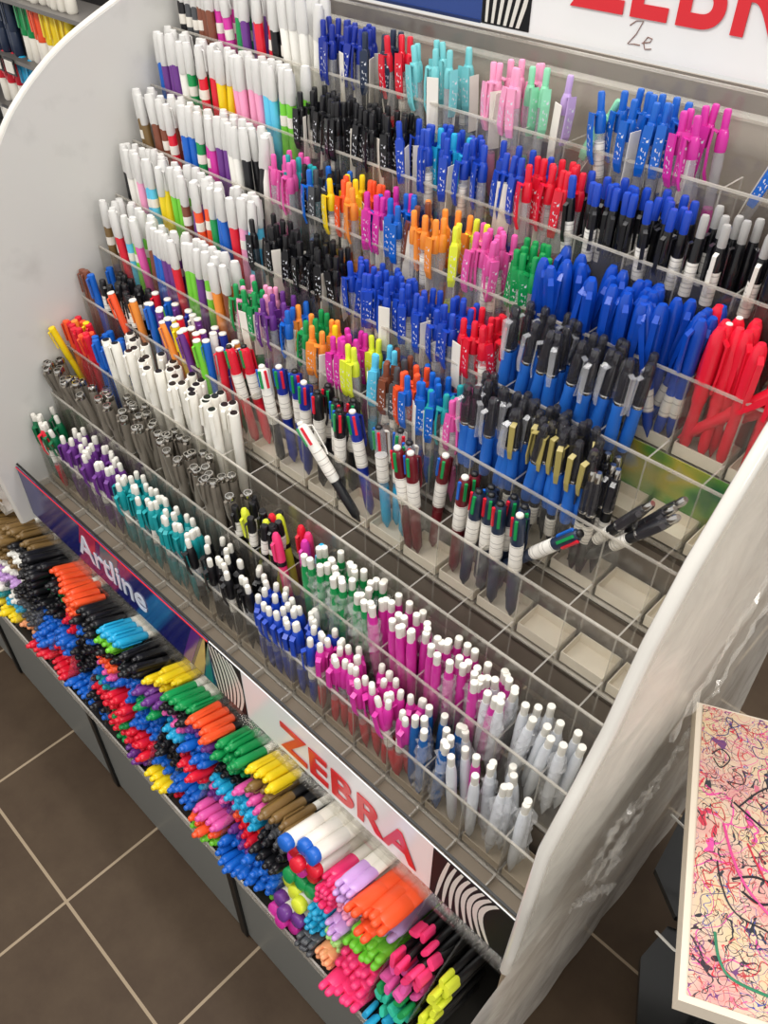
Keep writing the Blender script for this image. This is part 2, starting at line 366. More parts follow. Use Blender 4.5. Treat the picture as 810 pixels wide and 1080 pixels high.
ORD = ['first', 'second', 'third', 'fourth', 'fifth', 'sixth', 'seventh', 'eighth', 'ninth', 'tenth', 'eleventh', 'twelfth', 'thirteenth', 'fourteenth', 'fifteenth',
       'sixteenth', 'seventeenth', 'eighteenth', 'nineteenth', 'twentieth', 'twenty-first', 'twenty-second', 'twenty-third', 'twenty-fourth']
# ------------------------------------------------------------------ layout of the stand
Y0, DY, DZ, ZB0, WALL = .45, .05426, .07942, .5308, .1044
XL, XR, X0, PITCH = -1.3605, -.1545, -.2215, .067
ty = lambda i: Y0 + i * DY
zb = lambda i: ZB0 + i * DZ
TIER = ['front tier', 'second tier', 'third tier', 'fourth tier', 'fifth tier', 'sixth tier', 'seventh tier', 'eighth tier', 'top tier']
LINE = {1: [''], 2: ['front line', 'back line'], 3: ['front line', 'middle line', 'back line'], 4: ['front line', 'second line', 'third line', 'back line']}

def cluster(t, xa, xb, kind, cols, lines, n, desc=None, lean=(0, 0), js=.004, lift=.003, spread_=2.4, name=None):
    """A group of alike pens standing in the compartments of one tier; cols: one colour code each, cycled at random."""
    y1 = ty(t) + .011; y2 = ty(t + 1) - .009
    for li in range(lines):
        y = (y1 + y2) / 2 if lines == 1 else y1 + (y2 - y1) * li / (lines - 1)
        pts = []
        for q in range(n):
            x = xa + (xb - xa) * (q + .5 + (.25 if li % 2 else -.25) * (lines > 1)) / n + random.uniform(-js, js)
            pts.append(x)
        pts.sort()
        for q, x in enumerate(pts):
            k = min(range(-1, 19), key=lambda k: abs(x - (X0 - PITCH * k)))
            d = X0 - PITCH * k
            if abs(x - d) < .0098: x = d + (.0098 if x >= d else -.0098)
            x = max(XL + .0115, min(XR - .0115, x))
            c = random.choice(cols) if len(cols) != lines * n else cols[li * n + q]
            yy = y + random.uniform(-.003, .003)
            lx = math.radians(lean[0] + random.gauss(0, spread_)); ly = math.radians(lean[1] + random.gauss(0, spread_))
            if not (t >= 4 and x < X0 - PITCH * 11.2):       # stay inside the compartment up to the height of its walls
                kk = math.floor((X0 - x) / PITCH); xr_ = X0 - PITCH * kk; xl_ = xr_ - PITCH
                ly = max(math.atan((xl_ + .0085 - x) / .10), min(math.atan((xr_ - .0085 - x) / .10), ly))
            elif x < XL + .05: ly = max(ly, math.atan((XL + .007 - x) / .15))
            lx = max(math.atan((yy - ty(t + 1) + .0075) / .10), min(math.atan((yy - ty(t) - .0085) / .10), lx))
            M = Matrix.Translation((x, yy, zb(t) + lift + random.uniform(0, .003))) @ Euler((lx, ly, 0)).to_matrix().to_4x4() @ Matrix.Rotation(random.gauss(-PI / 2, .7), 4, 'Z')
            ds = (desc or '%s pen') % ((NAME[c],) if '%s' in (desc or '%s') else ())
            lab = ds + ', ' + TIER[t] + (', ' + LINE[lines][li] if lines > 1 else '') + (', ' + ORD[q] + ' from left' if n > 1 else '')
            place(kind, c, M, lab, ds.replace('%s', '') + 's on the ' + TIER[t], name)

def one(t, x, fy, kind, c, desc, lx=0, ly=0, rz=-PI / 2, lift=.006, group=None):
    M = Matrix.Translation((x, ty(t) + fy * DY, zb(t) + lift)) @ Euler((math.radians(lx), math.radians(ly), 0)).to_matrix().to_4x4() @ Matrix.Rotation(rz, 4, 'Z')
    return place(kind, c, M, desc, group)

# ------------------------------------------------------------------ setting: floor
def floor_mat():
    m, nt, N, L, b, out = nodes('brown_floor_tile')
    tc = N.new('ShaderNodeTexCoord'); sp = N.new('ShaderNodeSeparateXYZ'); L.new(tc.outputs['Object'], sp.inputs[0])
    def edge(sock, off):
        a = N.new('ShaderNodeMath'); a.operation = 'SUBTRACT'; a.inputs[1].default_value = off; L.new(sock, a.inputs[0])
        d = N.new('ShaderNodeMath'); d.operation = 'DIVIDE'; d.inputs[1].default_value = .3243; L.new(a.outputs[0], d.inputs[0])
        p = N.new('ShaderNodeMath'); p.operation = 'PINGPONG'; p.inputs[1].default_value = .5; L.new(d.outputs[0], p.inputs[0])
        g = N.new('ShaderNodeMath'); g.operation = 'LESS_THAN'; g.inputs[1].default_value = .0085; L.new(p.outputs[0], g.inputs[0])
        return g
    ex, ey = edge(sp.outputs['X'], -.559), edge(sp.outputs['Y'], .0625)
    mx = N.new('ShaderNodeMath'); mx.operation = 'MAXIMUM'; L.new(ex.outputs[0], mx.inputs[0]); L.new(ey.outputs[0], mx.inputs[1])
    nz = N.new('ShaderNodeTexNoise'); nz.inputs['Scale'].default_value = 5; nz.inputs['Detail'].default_value = 9; nz.inputs['Roughness'].default_value = .7
    L.new(tc.outputs['Object'], nz.inputs['Vector'])
    cr = N.new('ShaderNodeValToRGB'); cr.color_ramp.elements[0].position = .3; cr.color_ramp.elements[1].position = .75
    cr.color_ramp.elements[0].color = hexc('3A2A1B'); cr.color_ramp.elements[1].color = hexc('4E3F2E'); L.new(nz.outputs[0], cr.inputs[0])
    mi = N.new('ShaderNodeMix'); mi.data_type = 'RGBA'; L.new(mx.outputs[0], mi.inputs[0]); L.new(cr.outputs[0], mi.inputs[6]); mi.inputs[7].default_value = hexc('97866F')
    L.new(mi.outputs[2], b.inputs['Base Color']); b.inputs['Roughness'].default_value = .6; b.inputs['Specular IOR Level'].default_value = .3
    return m
fl = MB(); fl.box((-1.2, .8, -.01), (7, 6, .02))
tag(link('floor', fl.mesh('floor', floor_mat())), kind='structure')

# ------------------------------------------------------------------ the acrylic stand
stand = bpy.data.objects.new('pen_display_stand', None); COL.objects.link(stand); stand.location = (XR, Y0, 0)
tag(stand, 'stepped clear acrylic display stand holding all the upright pens', 'display stand')
SI = Matrix.Translation(-Vector((XR, Y0, 0)))
def spart(name, mb, m, parent=None, smooth=None, label=None):
    o = link(name, mb.mesh(name, m, smooth)); o.parent = parent or stand
    if not parent: o.matrix_local = SI
    if label: o['label'] = label
    return o
BOARD = mat('brown_void_board', '4A4037', .6)
RISER = mat('taupe_riser', '776D62', .55)
W = XR - XL; XM = (XL + XR) / 2
for i in range(9):
    y, z = ty(i), zb(i)
    sh = spart('tier_floor', MB().box((XM, y + DY / 2, z - .0015), (W, DY - .004, .003)), ACRYL)
    spart('void_board', MB().box((XM, y + DY / 2, z - .014), (W, DY - .004, .006)), BOARD, sh)  # opaque brown board standing in for the dark void under the clear floor
    fw = spart('front_wall', MB().box((XM, y, z + WALL / 2 - .005), (W, .0028, WALL + .006)), ACRYL)
    spart('rim', MB().box((XM, y, z + WALL - .001), (W, .0031, .0028)), ACRIM, fw)
    spart('lower_edge', MB().box((XM, y - .0005, z - .0015), (W, .0042, .0030)), ACRIM, fw)
    spart('riser', MB().box((XM, ty(i + 1) + .006, z + .032), (W, .003, .085)), RISER, sh)
    for k in range(18):
        x = X0 - PITCH * k
        if i >= 4 and k > 11: continue
        poly = [(y + .0015, z), (y + DY - .002, z), (y + DY - .002, z + WALL - .003), (y + .0015, z + WALL - .003)]
        d = spart('divider', MB().prism(poly, x - .0011, x + .0011, 'x'), ACRYL, fw)
        d.data.materials.append(ACRIM)
        for pf in d.data.polygons:
            if abs(pf.normal.x) < .5: pf.material_index = 1
# back ledge and wall behind the top tier
yb = ty(9)
bw = spart('back_wall', MB().box((XM, yb, zb(9) + WALL / 2), (W, .003, WALL)), ACRYL)
spart('rim', MB().box((XM, yb, zb(9) + WALL), (W, .0034, .003)), ACRIM, bw)
spart('ledge', MB().box((XM, yb + .013, zb(9) + WALL - .028), (W, .022, .003)), ACRIM, bw)
spart('back_board', MB().box((XM, yb + .075, zb(9) - .02), (W, .004, .22)), mat('grey_back_board', 'B9AFA3', .5), bw)
# channel between the sign and the front tier
YS = .396
spart('channel_floor', MB().box((XM, (YS + Y0) / 2, .5235), (W, Y0 - YS - .004, .004)), mat('channel_board', '85796A', .6))
for k in range(18):
    x = X0 - PITCH * k
    spart('channel_rib', MB().box((x, (YS + Y0) / 2, .5325), (.0025, Y0 - YS - .006, .014)), ACRIM)
sw = spart('sign_wall', MB().box((XM, YS + .004, .520), (W, .003, .160)), ACRYL)
spart('lower_edge', MB().box((XM, YS - .001, .4475), (W, .012, .013)), ACRYL, sw)
spart('upper_edge', MB().box((XM, YS + .003, .6005), (W, .0034, .0024)), BLACK, sw, label='black top edge of the sign wall')

spart('inner_side_board', MB().prism([(.40, .01), (1.0, .01), (1.0, 1.20), (.955, 1.20), (.50, .53), (.40, .515)], XR - .0050, XR - .0035, 'x'), mat('taupe_carcass', 'A5947F', .5))
# left cheek: rounded frosted panel
def frosted(name, col, rough):
    m, nt, N, L, b, out = nodes(name)
    tc = N.new('ShaderNodeTexCoord'); nz = N.new('ShaderNodeTexNoise'); nz.inputs['Scale'].default_value = 14; nz.inputs['Detail'].default_value = 8
    L.new(tc.outputs['Object'], nz.inputs['Vector'])
    cr = N.new('ShaderNodeValToRGB'); cr.color_ramp.elements[0].position = .22; cr.color_ramp.elements[1].position = .42
    c = hexc(col); cr.color_ramp.elements[0].color = tuple(v * .86 for v in c[:3]) + (1,); cr.color_ramp.elements[1].color = c
    L.new(nz.outputs[0], cr.inputs[0]); L.new(cr.outputs[0], b.inputs['Base Color'])
    b.inputs['Roughness'].default_value = rough
    bp = N.new('ShaderNodeBump'); bp.inputs['Strength'].default_value = .08; n2 = N.new('ShaderNodeTexNoise'); n2.inputs['Scale'].default_value = 30; n2.inputs['Detail'].default_value = 4
    L.new(tc.outputs['Object'], n2.inputs['Vector']); L.new(n2.outputs[0], bp.inputs['Height']); L.new(bp.outputs[0], b.inputs['Normal'])
    return m
CHEEK = frosted('frosted_white_panel', 'CFCECA', .32)
prof = [(.374, .46), (.366, .55), (.362, .63), (.374, .78), (.405, .92), (.463, 1.048), (.539, 1.148), (.593, 1.207), (.678, 1.266), (.775, 1.309), (.872, 1.343), (.97, 1.367),
        (1.04, 1.375), (1.04, .46)]
def smooth(P, n=5):
    o = []
    for i in range(len(P) - 1):
        p0, p1, p2, p3 = (Vector(P[max(i - 1, 0)]), Vector(P[i]), Vector(P[i + 1]), Vector(P[min(i + 2, len(P) - 1)]))
        for k in range(n):
            t = k / n; o.append(tuple(.5 * ((2 * p1) + (p2 - p0) * t + (2 * p0 - 5 * p1 + 4 * p2 - p3) * t * t + (3 * p1 - p0 - 3 * p2 + p3) * t ** 3)))
    return o + [P[-1]]
curve = smooth(prof[:13]); prof = curve + [(1.04, .46)]
lp = spart('side_panel', MB().prism(prof, XL - .014, XL - .002, 'x'), CHEEK, label='rounded frosted white side panel')
edge = MB().tube([(XL - .009, a, b) for a, b in curve], .0062, 8)
spart('edging', edge, mat('clear_wrap_edge', 'D6D3CC', .15), lp, 60)
# right cheek: narrower, follows the steps
rprof = [(.392, .46), (.398, .60), (.405, .765), (.444, .84), (.478, .91), (.506, 1.014), (.545, 1.09), (.626, 1.189), (.70, 1.25), (.80, 1.30), (.92, 1.35), (1.04, 1.37), (1.04, .80), (.734, .76), (.653, .67), (.527, .60), (.44, .46)]
rp = spart('side_panel', MB().prism(rprof, XR - .002, XR + .006, 'x'), mat('milky_acrylic_panel', 'F6F3EC', .3, .8), label='milky side panel stepping with the tiers')
spart('edging', MB().tube([(XR + .002, a, b) for a, b in rprof[:12]], .0075, 8), mat('clear_wrap_edge', 'D6D3CC', .15), rp, 60)

# ------------------------------------------------------------------ plastic film hung over the right side
def film_mat():
    m, nt, N, L, b, out = nodes('crinkled_clear_film')
    N.remove(b)
    tc = N.new('ShaderNodeTexCoord')
    n1 = N.new('ShaderNodeTexNoise'); n1.inputs['Scale'].default_value = 13; n1.inputs['Detail'].default_value = 4; n1.inputs['Distortion'].default_value = .6
    L.new(tc.outputs['Object'], n1.inputs['Vector'])
    bp = N.new('ShaderNodeBump'); bp.inputs['Strength'].default_value = .5; bp.inputs['Distance'].default_value = .012; L.new(n1.outputs[0], bp.inputs['Height'])
    t = N.new('ShaderNodeBsdfTransparent'); t.inputs[0].default_value = (.93, .92, .90, 1)
    d0 = N.new('ShaderNodeBsdfDiffuse'); d0.inputs[0].default_value = hexc('F2EEE6'); d1 = N.new('ShaderNodeBsdfTranslucent'); d1.inputs[0].default_value = hexc('F2EEE6')
    d = N.new('ShaderNodeMixShader'); d.inputs[0].default_value = .35; L.new(d0.outputs[0], d.inputs[1]); L.new(d1.outputs[0], d.inputs[2])
    g = N.new('ShaderNodeBsdfGlossy'); g.inputs['Roughness'].default_value = .16; L.new(bp.outputs[0], g.inputs['Normal'])
    mr = N.new('ShaderNodeMapRange'); mr.inputs[1].default_value = .35; mr.inputs[2].default_value = .7; mr.inputs[3].default_value = .40; mr.inputs[4].default_value = .60
    L.new(n1.outputs[0], mr.inputs[0])
    a = N.new('ShaderNodeMixShader'); L.new(mr.outputs[0], a.inputs[0]); L.new(t.outputs[0], a.inputs[1]); L.new(d.outputs[0], a.inputs[2])
    f = sheen(N, L, .04, .32, bp.outputs[0])
    c = N.new('ShaderNodeMixShader'); L.new(f.outputs[0], c.inputs[0]); L.new(a.outputs[0], c.inputs[1]); L.new(g.outputs[0], c.inputs[2])
    L.new(c.outputs[0], out.inputs[0])
    return m
fb = MB(); NU, NV = 90, 120
def film_front(z):      # front edge of the film at height z
    pts = [(.30, 0), (.30, .48), (.392, .50), (.398, .60), (.405, .765), (.444, .84), (.478, .91), (.506, 1.014), (.545, 1.09), (.626, 1.189), (.70, 1.25), (.80, 1.30), (.9, 1.335)]
    pts = [(b, a) for a, b in pts]
    for (za, ya), (zc, yc) in zip(pts, pts[1:]):
        if za <= z <= zc: return ya + (yc - ya) * (z - za) / (zc - za)
    return pts[-1][1]
from mathutils import noise as mnoise
for v in range(NV + 1):
    z = .015 + (1.33 - .015) * v / NV
    for u in range(NU + 1):
        s = u / NU; yf = film_front(z)
        y = yf + (1.02 + .12 * (1 - v / NV) - yf) * s
        dg_ = (y - .4) * .8 - (z - .5) * .55
        nn = abs(mnoise.noise(Vector((dg_ * 9, (y + z) * 1.5, 2.1)))) * .006 + mnoise.noise(Vector((y * 26, z * 17, 7.7))) * .0010
        fb.v.append((XR + .012 + .004 * min(1, s * 6) + nn * min(1, s * 8), y, z))
for v in range(NV):
    for u in range(NU):
        a = v * (NU + 1) + u; fb.f.append((a, a + 1, a + NU + 2, a + NU + 1))
film = link('plastic_film', fb.mesh('plastic_film', film_mat(), 180))
for path, wd in (([(.86, .90), (.734, .760), (.690, .70), (.653, .665), (.60, .655), (.535, .690)], .028), ([(.66, .66), (.60, .56), (.575, .50), (.60, .47)], .030), ([(.54, .69), (.50, .62), (.53, .56), (.60, .60)], .034), ([(.47, .56), (.55, .46), (.62, .36), (.66, .30)], .016), ([(.80, 1.02), (.70, .90), (.60, .76)], .012)):
    cb = MB(); pts = []
    for (a, b_), (c_, d_) in zip(path, path[1:]):
        for k in range(10): pts.append((a + (c_ - a) * k / 10, b_ + (d_ - b_) * k / 10))
    for a, b_ in pts:
        for k in range(5):
            t = (k - 2) / 2
            cb.v.append((XR + .026 + .012 * abs(mnoise.noise(Vector((a * 60, b_ * 60, k)))) + random.uniform(-.003, .004), a + t * wd * .5 + random.uniform(-.004, .004), b_ + t * wd * .35 + random.uniform(-.004, .004)))
    for r_ in range(len(pts) - 1):
        for k in range(4):
            q = r_ * 5 + k; cb.f.append((q, q + 1, q + 6, q + 5))
    link('film_fold', cb.mesh('film_fold', clear_mat('bunched_film', (.96, .95, .93, 1), .16, 'F4F2EE', .08) if 'bunched_film' not in MATS else MATS['bunched_film']), film)['label'] = 'bunched fold of film'
tag(film, 'crinkled clear plastic film hanging over the right side of the acrylic stand', 'plastic film')

# ------------------------------------------------------------------ lettering helper
def text_mesh(body, h, m, bold=0, shear=0, ext=.0006, space=1.0):
    cu = bpy.data.curves.new('lettering', 'FONT'); cu.body = body; cu.size = h / .72; cu.extrude = ext; cu.offset = bold; cu.shear = shear; cu.space_character = space
    ob = bpy.data.objects.new('lettering_source', cu); COL.objects.link(ob)
    dg = bpy.context.evaluated_depsgraph_get(); me = bpy.data.meshes.new_from_object(ob.evaluated_get(dg))
    bpy.data.objects.remove(ob); me.materials.clear(); me.materials.append(m)
    return me
def wide(me, w):        # stretch the outline to a given width, left edge at 0
    xs = [v.co.x for v in me.vertices]; a, b = min(xs), max(xs)
    for v in me.vertices: v.co.x = (v.co.x - a) / (b - a) * w
    return me
FACE = Matrix.Rotation(PI / 2, 4, 'X')
SIGNB = mat('navy_sign_print', '1E2266', .18); SIGNW = mat('white_sign_print', 'ECECEC', .25); SIGNR = mat('red_sign_print', 'D8222E', .3)
def sheet(x1, x2, z1, z2, y, m, name): return MB().box(((x1 + x2) / 2, y, (z1 + z2) / 2), (x2 - x1, .0016, z2 - z1)).mesh(name, m)
SBLACK = mat('black_stripe_ground', '17171A', .55, 1, 0, 0, .2); SWHITE = mat('white_stripe_print', 'DDD9D1', .3)
def stripes(parent, x1, x2, z1, z2, y, n, bend, lean, w0, w1):
    """black panel carrying n curved white bands"""
    o = link('stripe_panel', sheet(x1, x2, z1, z2, y, SBLACK, 'stripe_panel'), parent); o['label'] = 'black panel of white zebra stripes'
    for k in range(n):
        f = (k + .5) / n; w = (w0 + (w1 - w0) * f) / 2; mid = []
        for q in range(11):
            t = q / 10
            mid.append((x1 + (x2 - x1) * (f * .80 + .04 + lean * t + bend * f * math.sin(t * 2.6)), z1 + .002 + (z2 - z1 - .004) * t))
        lim = lambda v: max(x1 + .001, min(x2 - .001, v))
        b = MB().prism([(lim(x - w * (.5 + .5 * math.sin(3.0 * (i + .5) / 11))), z) for i, (x, z) in enumerate(mid)] + [(lim(x + w * (.5 + .5 * math.sin(3.0 * (i + .5) / 11)) + .0003), z) for i, (x, z) in reversed(list(enumerate(mid)))], y - .0013, y - .0009, 'y')
        link('stripe', b.mesh('stripe', SWHITE), o)
# blue front sign
bs = tag(link('sign', sheet(XL + .004, -.752, .478, .5985, YS - .001, SIGNB, 'sign')), 'navy front sign with white lettering and a thin red top line', 'sign')
link('border', sheet(XL + .004, -.752, .5955, .5985, YS - .0024, SIGNR, 'border'), bs)['label'] = 'thin red top line'
for xa, xb, sl, m in ((-1.155, -1.10, .05, mat('red_patch', 'B0284E', .2)), (-1.085, -1.03, .05, mat('teal_patch', '1F6C78', .2)), (-.845, -.822, .10, mat('violet_patch', '5A2C86', .2)), (-.815, -.787, .10, mat('sand_patch', 'A9936A', .2)), (-.782, -.76, .10, mat('teal_patch', '1F6C78', .2))):
    zt = .594 if xa < -1 else .592; zl = .535 if xa < -1 else .480
    q = MB().prism([(xa, zl), (xb, zl), (min(xb + sl * .5, -.753), zt), (min(xa + sl * .5, -.760), zt)], YS - .0022, YS - .0018, 'y')
    link('colour_band', q.mesh('colour_band', m), bs)['label'] = 'slanting coloured band'
me = wide(text_mesh('Artline', .062, mat('pale_lettering', 'D9DEEC', .3), .0012, .12), .222)
o = link('lettering', me, bs, Matrix.Translation((-1.162, YS - .0028, .508)) @ FACE); o['label'] = 'white lettering'
# zebra front sign
zs = tag(link('sign', sheet(-.750, XR - .004, .478, .5985, YS - .001, SIGNW, 'sign')), 'white front sign with red capital lettering and black stripes at both ends', 'sign')
stripes(zs, -.750, -.672, .479, .5975, YS - .0022, 8, .30, -.22, .0036, .0075)
stripes(zs, -.285, XR - .004, .479, .5975, YS - .0022, 8, -.22, .12, .0055, .0075)
o = link('lettering', wide(text_mesh('ZEBRA', .066, SIGNR, .0022, 0, .0006, 1.08), .278), zs, Matrix.Translation((-.588, YS - .0034, .497)) @ FACE); o['label'] = 'red capital lettering'
# header boards on the back ledge
YH = .962
hb = tag(link('header_board', sheet(-1.34, -.757, 1.3535, 1.60, YH, mat('blue_header_print', '1F3F86', .22), 'header_board')), 'glossy blue header board standing on the back ledge', 'header board')
link('border', sheet(-1.34, -.757, 1.3535, 1.357, YH - .0016, mat('dark_header_border', '142A5C', .3), 'border'), hb)
hz = tag(link('header_board', sheet(-.755, XR - .004, 1.3535, 1.60, YH, SIGNW, 'header_board')), 'white header board with red capitals and zebra stripes, wrapped in plastic', 'header board')
stripes(hz, -.755, -.680, 1.3545, 1.598, YH - .0014, 6, .45, -.05, .006, .009)
o = link('lettering', wide(text_mesh('ZEBRA', .078, SIGNR, .0022, 0, .0006, 1.08), .338), hz, Matrix.Translation((-.624, YH - .0026, 1.394)) @ FACE); o['label'] = 'red capital lettering'
ink = mat('grey_pencil_ink', '8C6A60', .6)
zpath = [(-.541, 1.383), (-.534, 1.3885), (-.525, 1.3895), (-.531, 1.376), (-.540, 1.3645), (-.531, 1.3655), (-.524, 1.3655)]
epath = [(-.522, 1.3680), (-.512, 1.3705), (-.510, 1.374), (-.516, 1.375), (-.520, 1.369), (-.517, 1.3625), (-.509, 1.3640)]
for pth in (zpath, epath):
    link('handwriting', MB().tube([(x, YH - .0016, z) for x, z in pth], .0006, 5).mesh('handwriting', ink), hz)['label'] = 'thin handwritten letter'

# ------------------------------------------------------------------ card trays in the compartments
TRAY = mat('cream_card', 'EAE2D3', .7); TRAYD = mat('dusty_card', 'BDAF9A', .75)
def tray(t, k, m, label, frac=1.0):
    xa = X0 - PITCH * (k + 1) + .0035; xb = X0 - PITCH * k - .0035
    if k < 0: xb = XR - .006
    ya, yb_ = ty(t) + .0045, ty(t) + DY - .006
    h, tk = .017, .0012
    b = MB()
    o4 = [(xa, ya), (xb, ya), (xb, yb_), (xa, yb_)]; i4 = [(xa + tk, ya + tk), (xb - tk, ya + tk), (xb - tk, yb_ - tk), (xa + tk, yb_ - tk)]
    z = zb(t) + .0004
    b.v += [(x, y, z) for x, y in o4] + [(x, y, z + h) for x, y in o4] + [(x, y, z + h) for x, y in i4] + [(x, y, z + tk) for x, y in i4]
    b.f.append((3, 2, 1, 0))
    for i in range(4):
        j = (i + 1) % 4
        b.f += [(i, j, 4 + j, 4 + i), (4 + i, 4 + j, 8 + j, 8 + i), (8 + i, 8 + j, 12 + j, 12 + i)]
    b.f.append((12, 13, 14, 15))
    tag(link('card_tray', b.mesh('card_tray', m)), uniq(label), 'tray', 'card trays in the compartments')
for t, ks, m in ((0, range(-1, 17), TRAYD), (3, range(-1, 11), TRAY), (4, range(-1, 4), TRAY), (5, range(-1, 4), TRAY), (6, range(-1, 4), TRAY)):
    for n, k in enumerate(ks):
        tray(t, k, m, '%s open card tray, %s, %s from right panel' % ('dusty beige' if t == 0 else 'cream', TIER[t], ORD[n]))

# ------------------------------------------------------------------ the upright pens, tier by tier
# front tier
cluster(0, -1.375, -1.275, 'button', 'G', 3, 3, '%s ballpoint with white button', lean=(9, -1))
one(0, -1.30, .12, 'button', 'r', 'red ballpoint with white button among the dark green ones, front tier', 2, -6)
cluster(0, -1.262, -1.100, 'button', 'u', 4, 7, '%s ballpoint with white button')
cluster(0, -1.092, -.868, 'button', 't', 4, 9, '%s ballpoint with white button')
cluster(0, -.855, -.715, 'button', 'k', 4, 5, '%s ballpoint with white button')
cluster(0, -.708, -.570, 'button', 'x', 4, 7, '%s ballpoint with white button')
one(0, -.622, .93, 'hl', 'w', 'white capped highlighter standing among the royal blue ballpoints, front tier', 0, 2)
cluster(0, -.566, -.395, 'button', 'm', 4, 8, '%s ballpoint with white button')
one(0, -.405, .15, 'button', 'm', 'magenta ballpoint leaning far over behind the front rim, front tier', 0, -16)
cluster(0, -.392, -.325, 'pencil', 'D', 3, 4, '%s mechanical pencil with white button')
cluster(0, -.318, -.200, 'pencil', 'w', 3, 4, '%s mechanical pencil with white button', lean=(0, -4))
one(0, -.290, .5, 'pencil', 'm', 'single magenta mechanical pencil among milky white ones, front tier', 0, -2)
# second tier
cluster(1, -1.385, -1.21, 'fine', 'a', 3, 5, '%s drawing pen with chrome end', lean=(10, -5), js=.008)
cluster(1, -1.21, -.815, 'fine', 'a', 4, 11, '%s drawing pen with bright chrome end', lean=(0, -4), spread_=5, js=.007)
cluster(1, -.80, -.715, 'blackcap', 'k', 3, 4, '%s capped pen with barcode sticker')
for q, (x, fy, c, ly, ds) in enumerate(((-.756, .25, 'Y', -12, 'neon yellow slim highlighter, frontmost beside the black capped pens'), (-.735, .6, 'r', -4, 'red slim highlighter between two neon yellow ones, second tier'),
        (-.722, .35, 'Y', -8, 'neon yellow slim highlighter in front of the red one, second tier'), (-.712, .75, 'Y', -10, 'tall neon yellow slim highlighter leaning over the others, second tier'),
        (-.690, .2, 'M', -8, 'neon pink slim highlighter at the front rim, second tier'), (-.688, .85, 'r', -3, 'red slim highlighter at the back, second tier'),
        (-.672, .8, 'M', -2, 'neon pink slim highlighter beside the light blue one, second tier'), (-.664, .55, 'm', -2, 'magenta slim highlighter behind the green pencils, second tier'),
        (-.648, .75, 'c', 1, 'light blue slim highlighter at the end of the highlighters, second tier'))):
    one(1, x, fy, 'hl', c, ds, 0, ly, group='slim highlighters on the second tier')
cluster(1, -.640, -.520, 'pencil', 'g', 4, 7, '%s mechanical pencil with white button')
cluster(1, -.514, -.300, 'pencil', 'm', 4, 11, '%s mechanical pencil with white button')
cluster(1, -.325, -.200, 'pencil', 'w', 3, 5, '%s mechanical pencil with white button', lean=(0, 3), js=.006)
# third tier
one(2, -1.338, .2, 'stick', 'y', 'yellow fineliner leaning out in front at the frosted panel, third tier', 13, -4)
one(2, -1.330, .7, 'stick', 'O', 'amber orange fineliner behind the leaning yellow one, third tier', 8, -3)
one(2, -1.315, .8, 'stick', 'y', 'second yellow fineliner behind the red ones, third tier', 6, 0)
cluster(2, -1.345, -1.258, 'stick', 'rrrrou', 3, 4, '%s capped fineliner', lean=(8, -3))
cluster(2, -1.255, -1.190, 'stick', 'b', 3, 3, '%s capped fineliner', lean=(0, -6))
cluster(2, -1.200, -.880, 'white', 'w', 3, 11, 'ivory white pen with black end plug', lean=(0, -2))
# fourth tier
cluster(3, -1.348, -1.318, 'stick', 'N', 2, 2, '%s capped fineliner', lean=(12, -3))
cluster(3, -1.318, -1.285, 'stick', 'b', 2, 2, '%s capped fineliner', lean=(0, -6))
cluster(3, -1.292, -1.175, 'blackcap', 'k', 3, 5, '%s capped pen with barcode sticker', lean=(0, -3))
one(3, -1.20, .12, 'wtop', 'o', 'single orange fineliner leaning in front of the black capped pens', 4, -14)
cluster(3, -1.165, -.925, 'wtop', 'rbuvrbNuvwrbgyOuGltgc', 3, 9, 'white-ended fineliner in mixed colours', lean=(0, -5), name='felt_tip_pen')
for x, fy, c, ly, ds in ((-1.052, .12, 'O', -15, 'amber orange fineliner leaning out over the ivory pens, fourth tier'), (-1.01, .12, 'u', -12, 'purple fineliner leaning out over the ivory pens, fourth tier'),
                         (-.978, .12, 'l', -8, 'lime green fineliner leaning out over the ivory pens, fourth tier')):
    one(3, x, fy, 'wtop', c, ds, 2, ly)
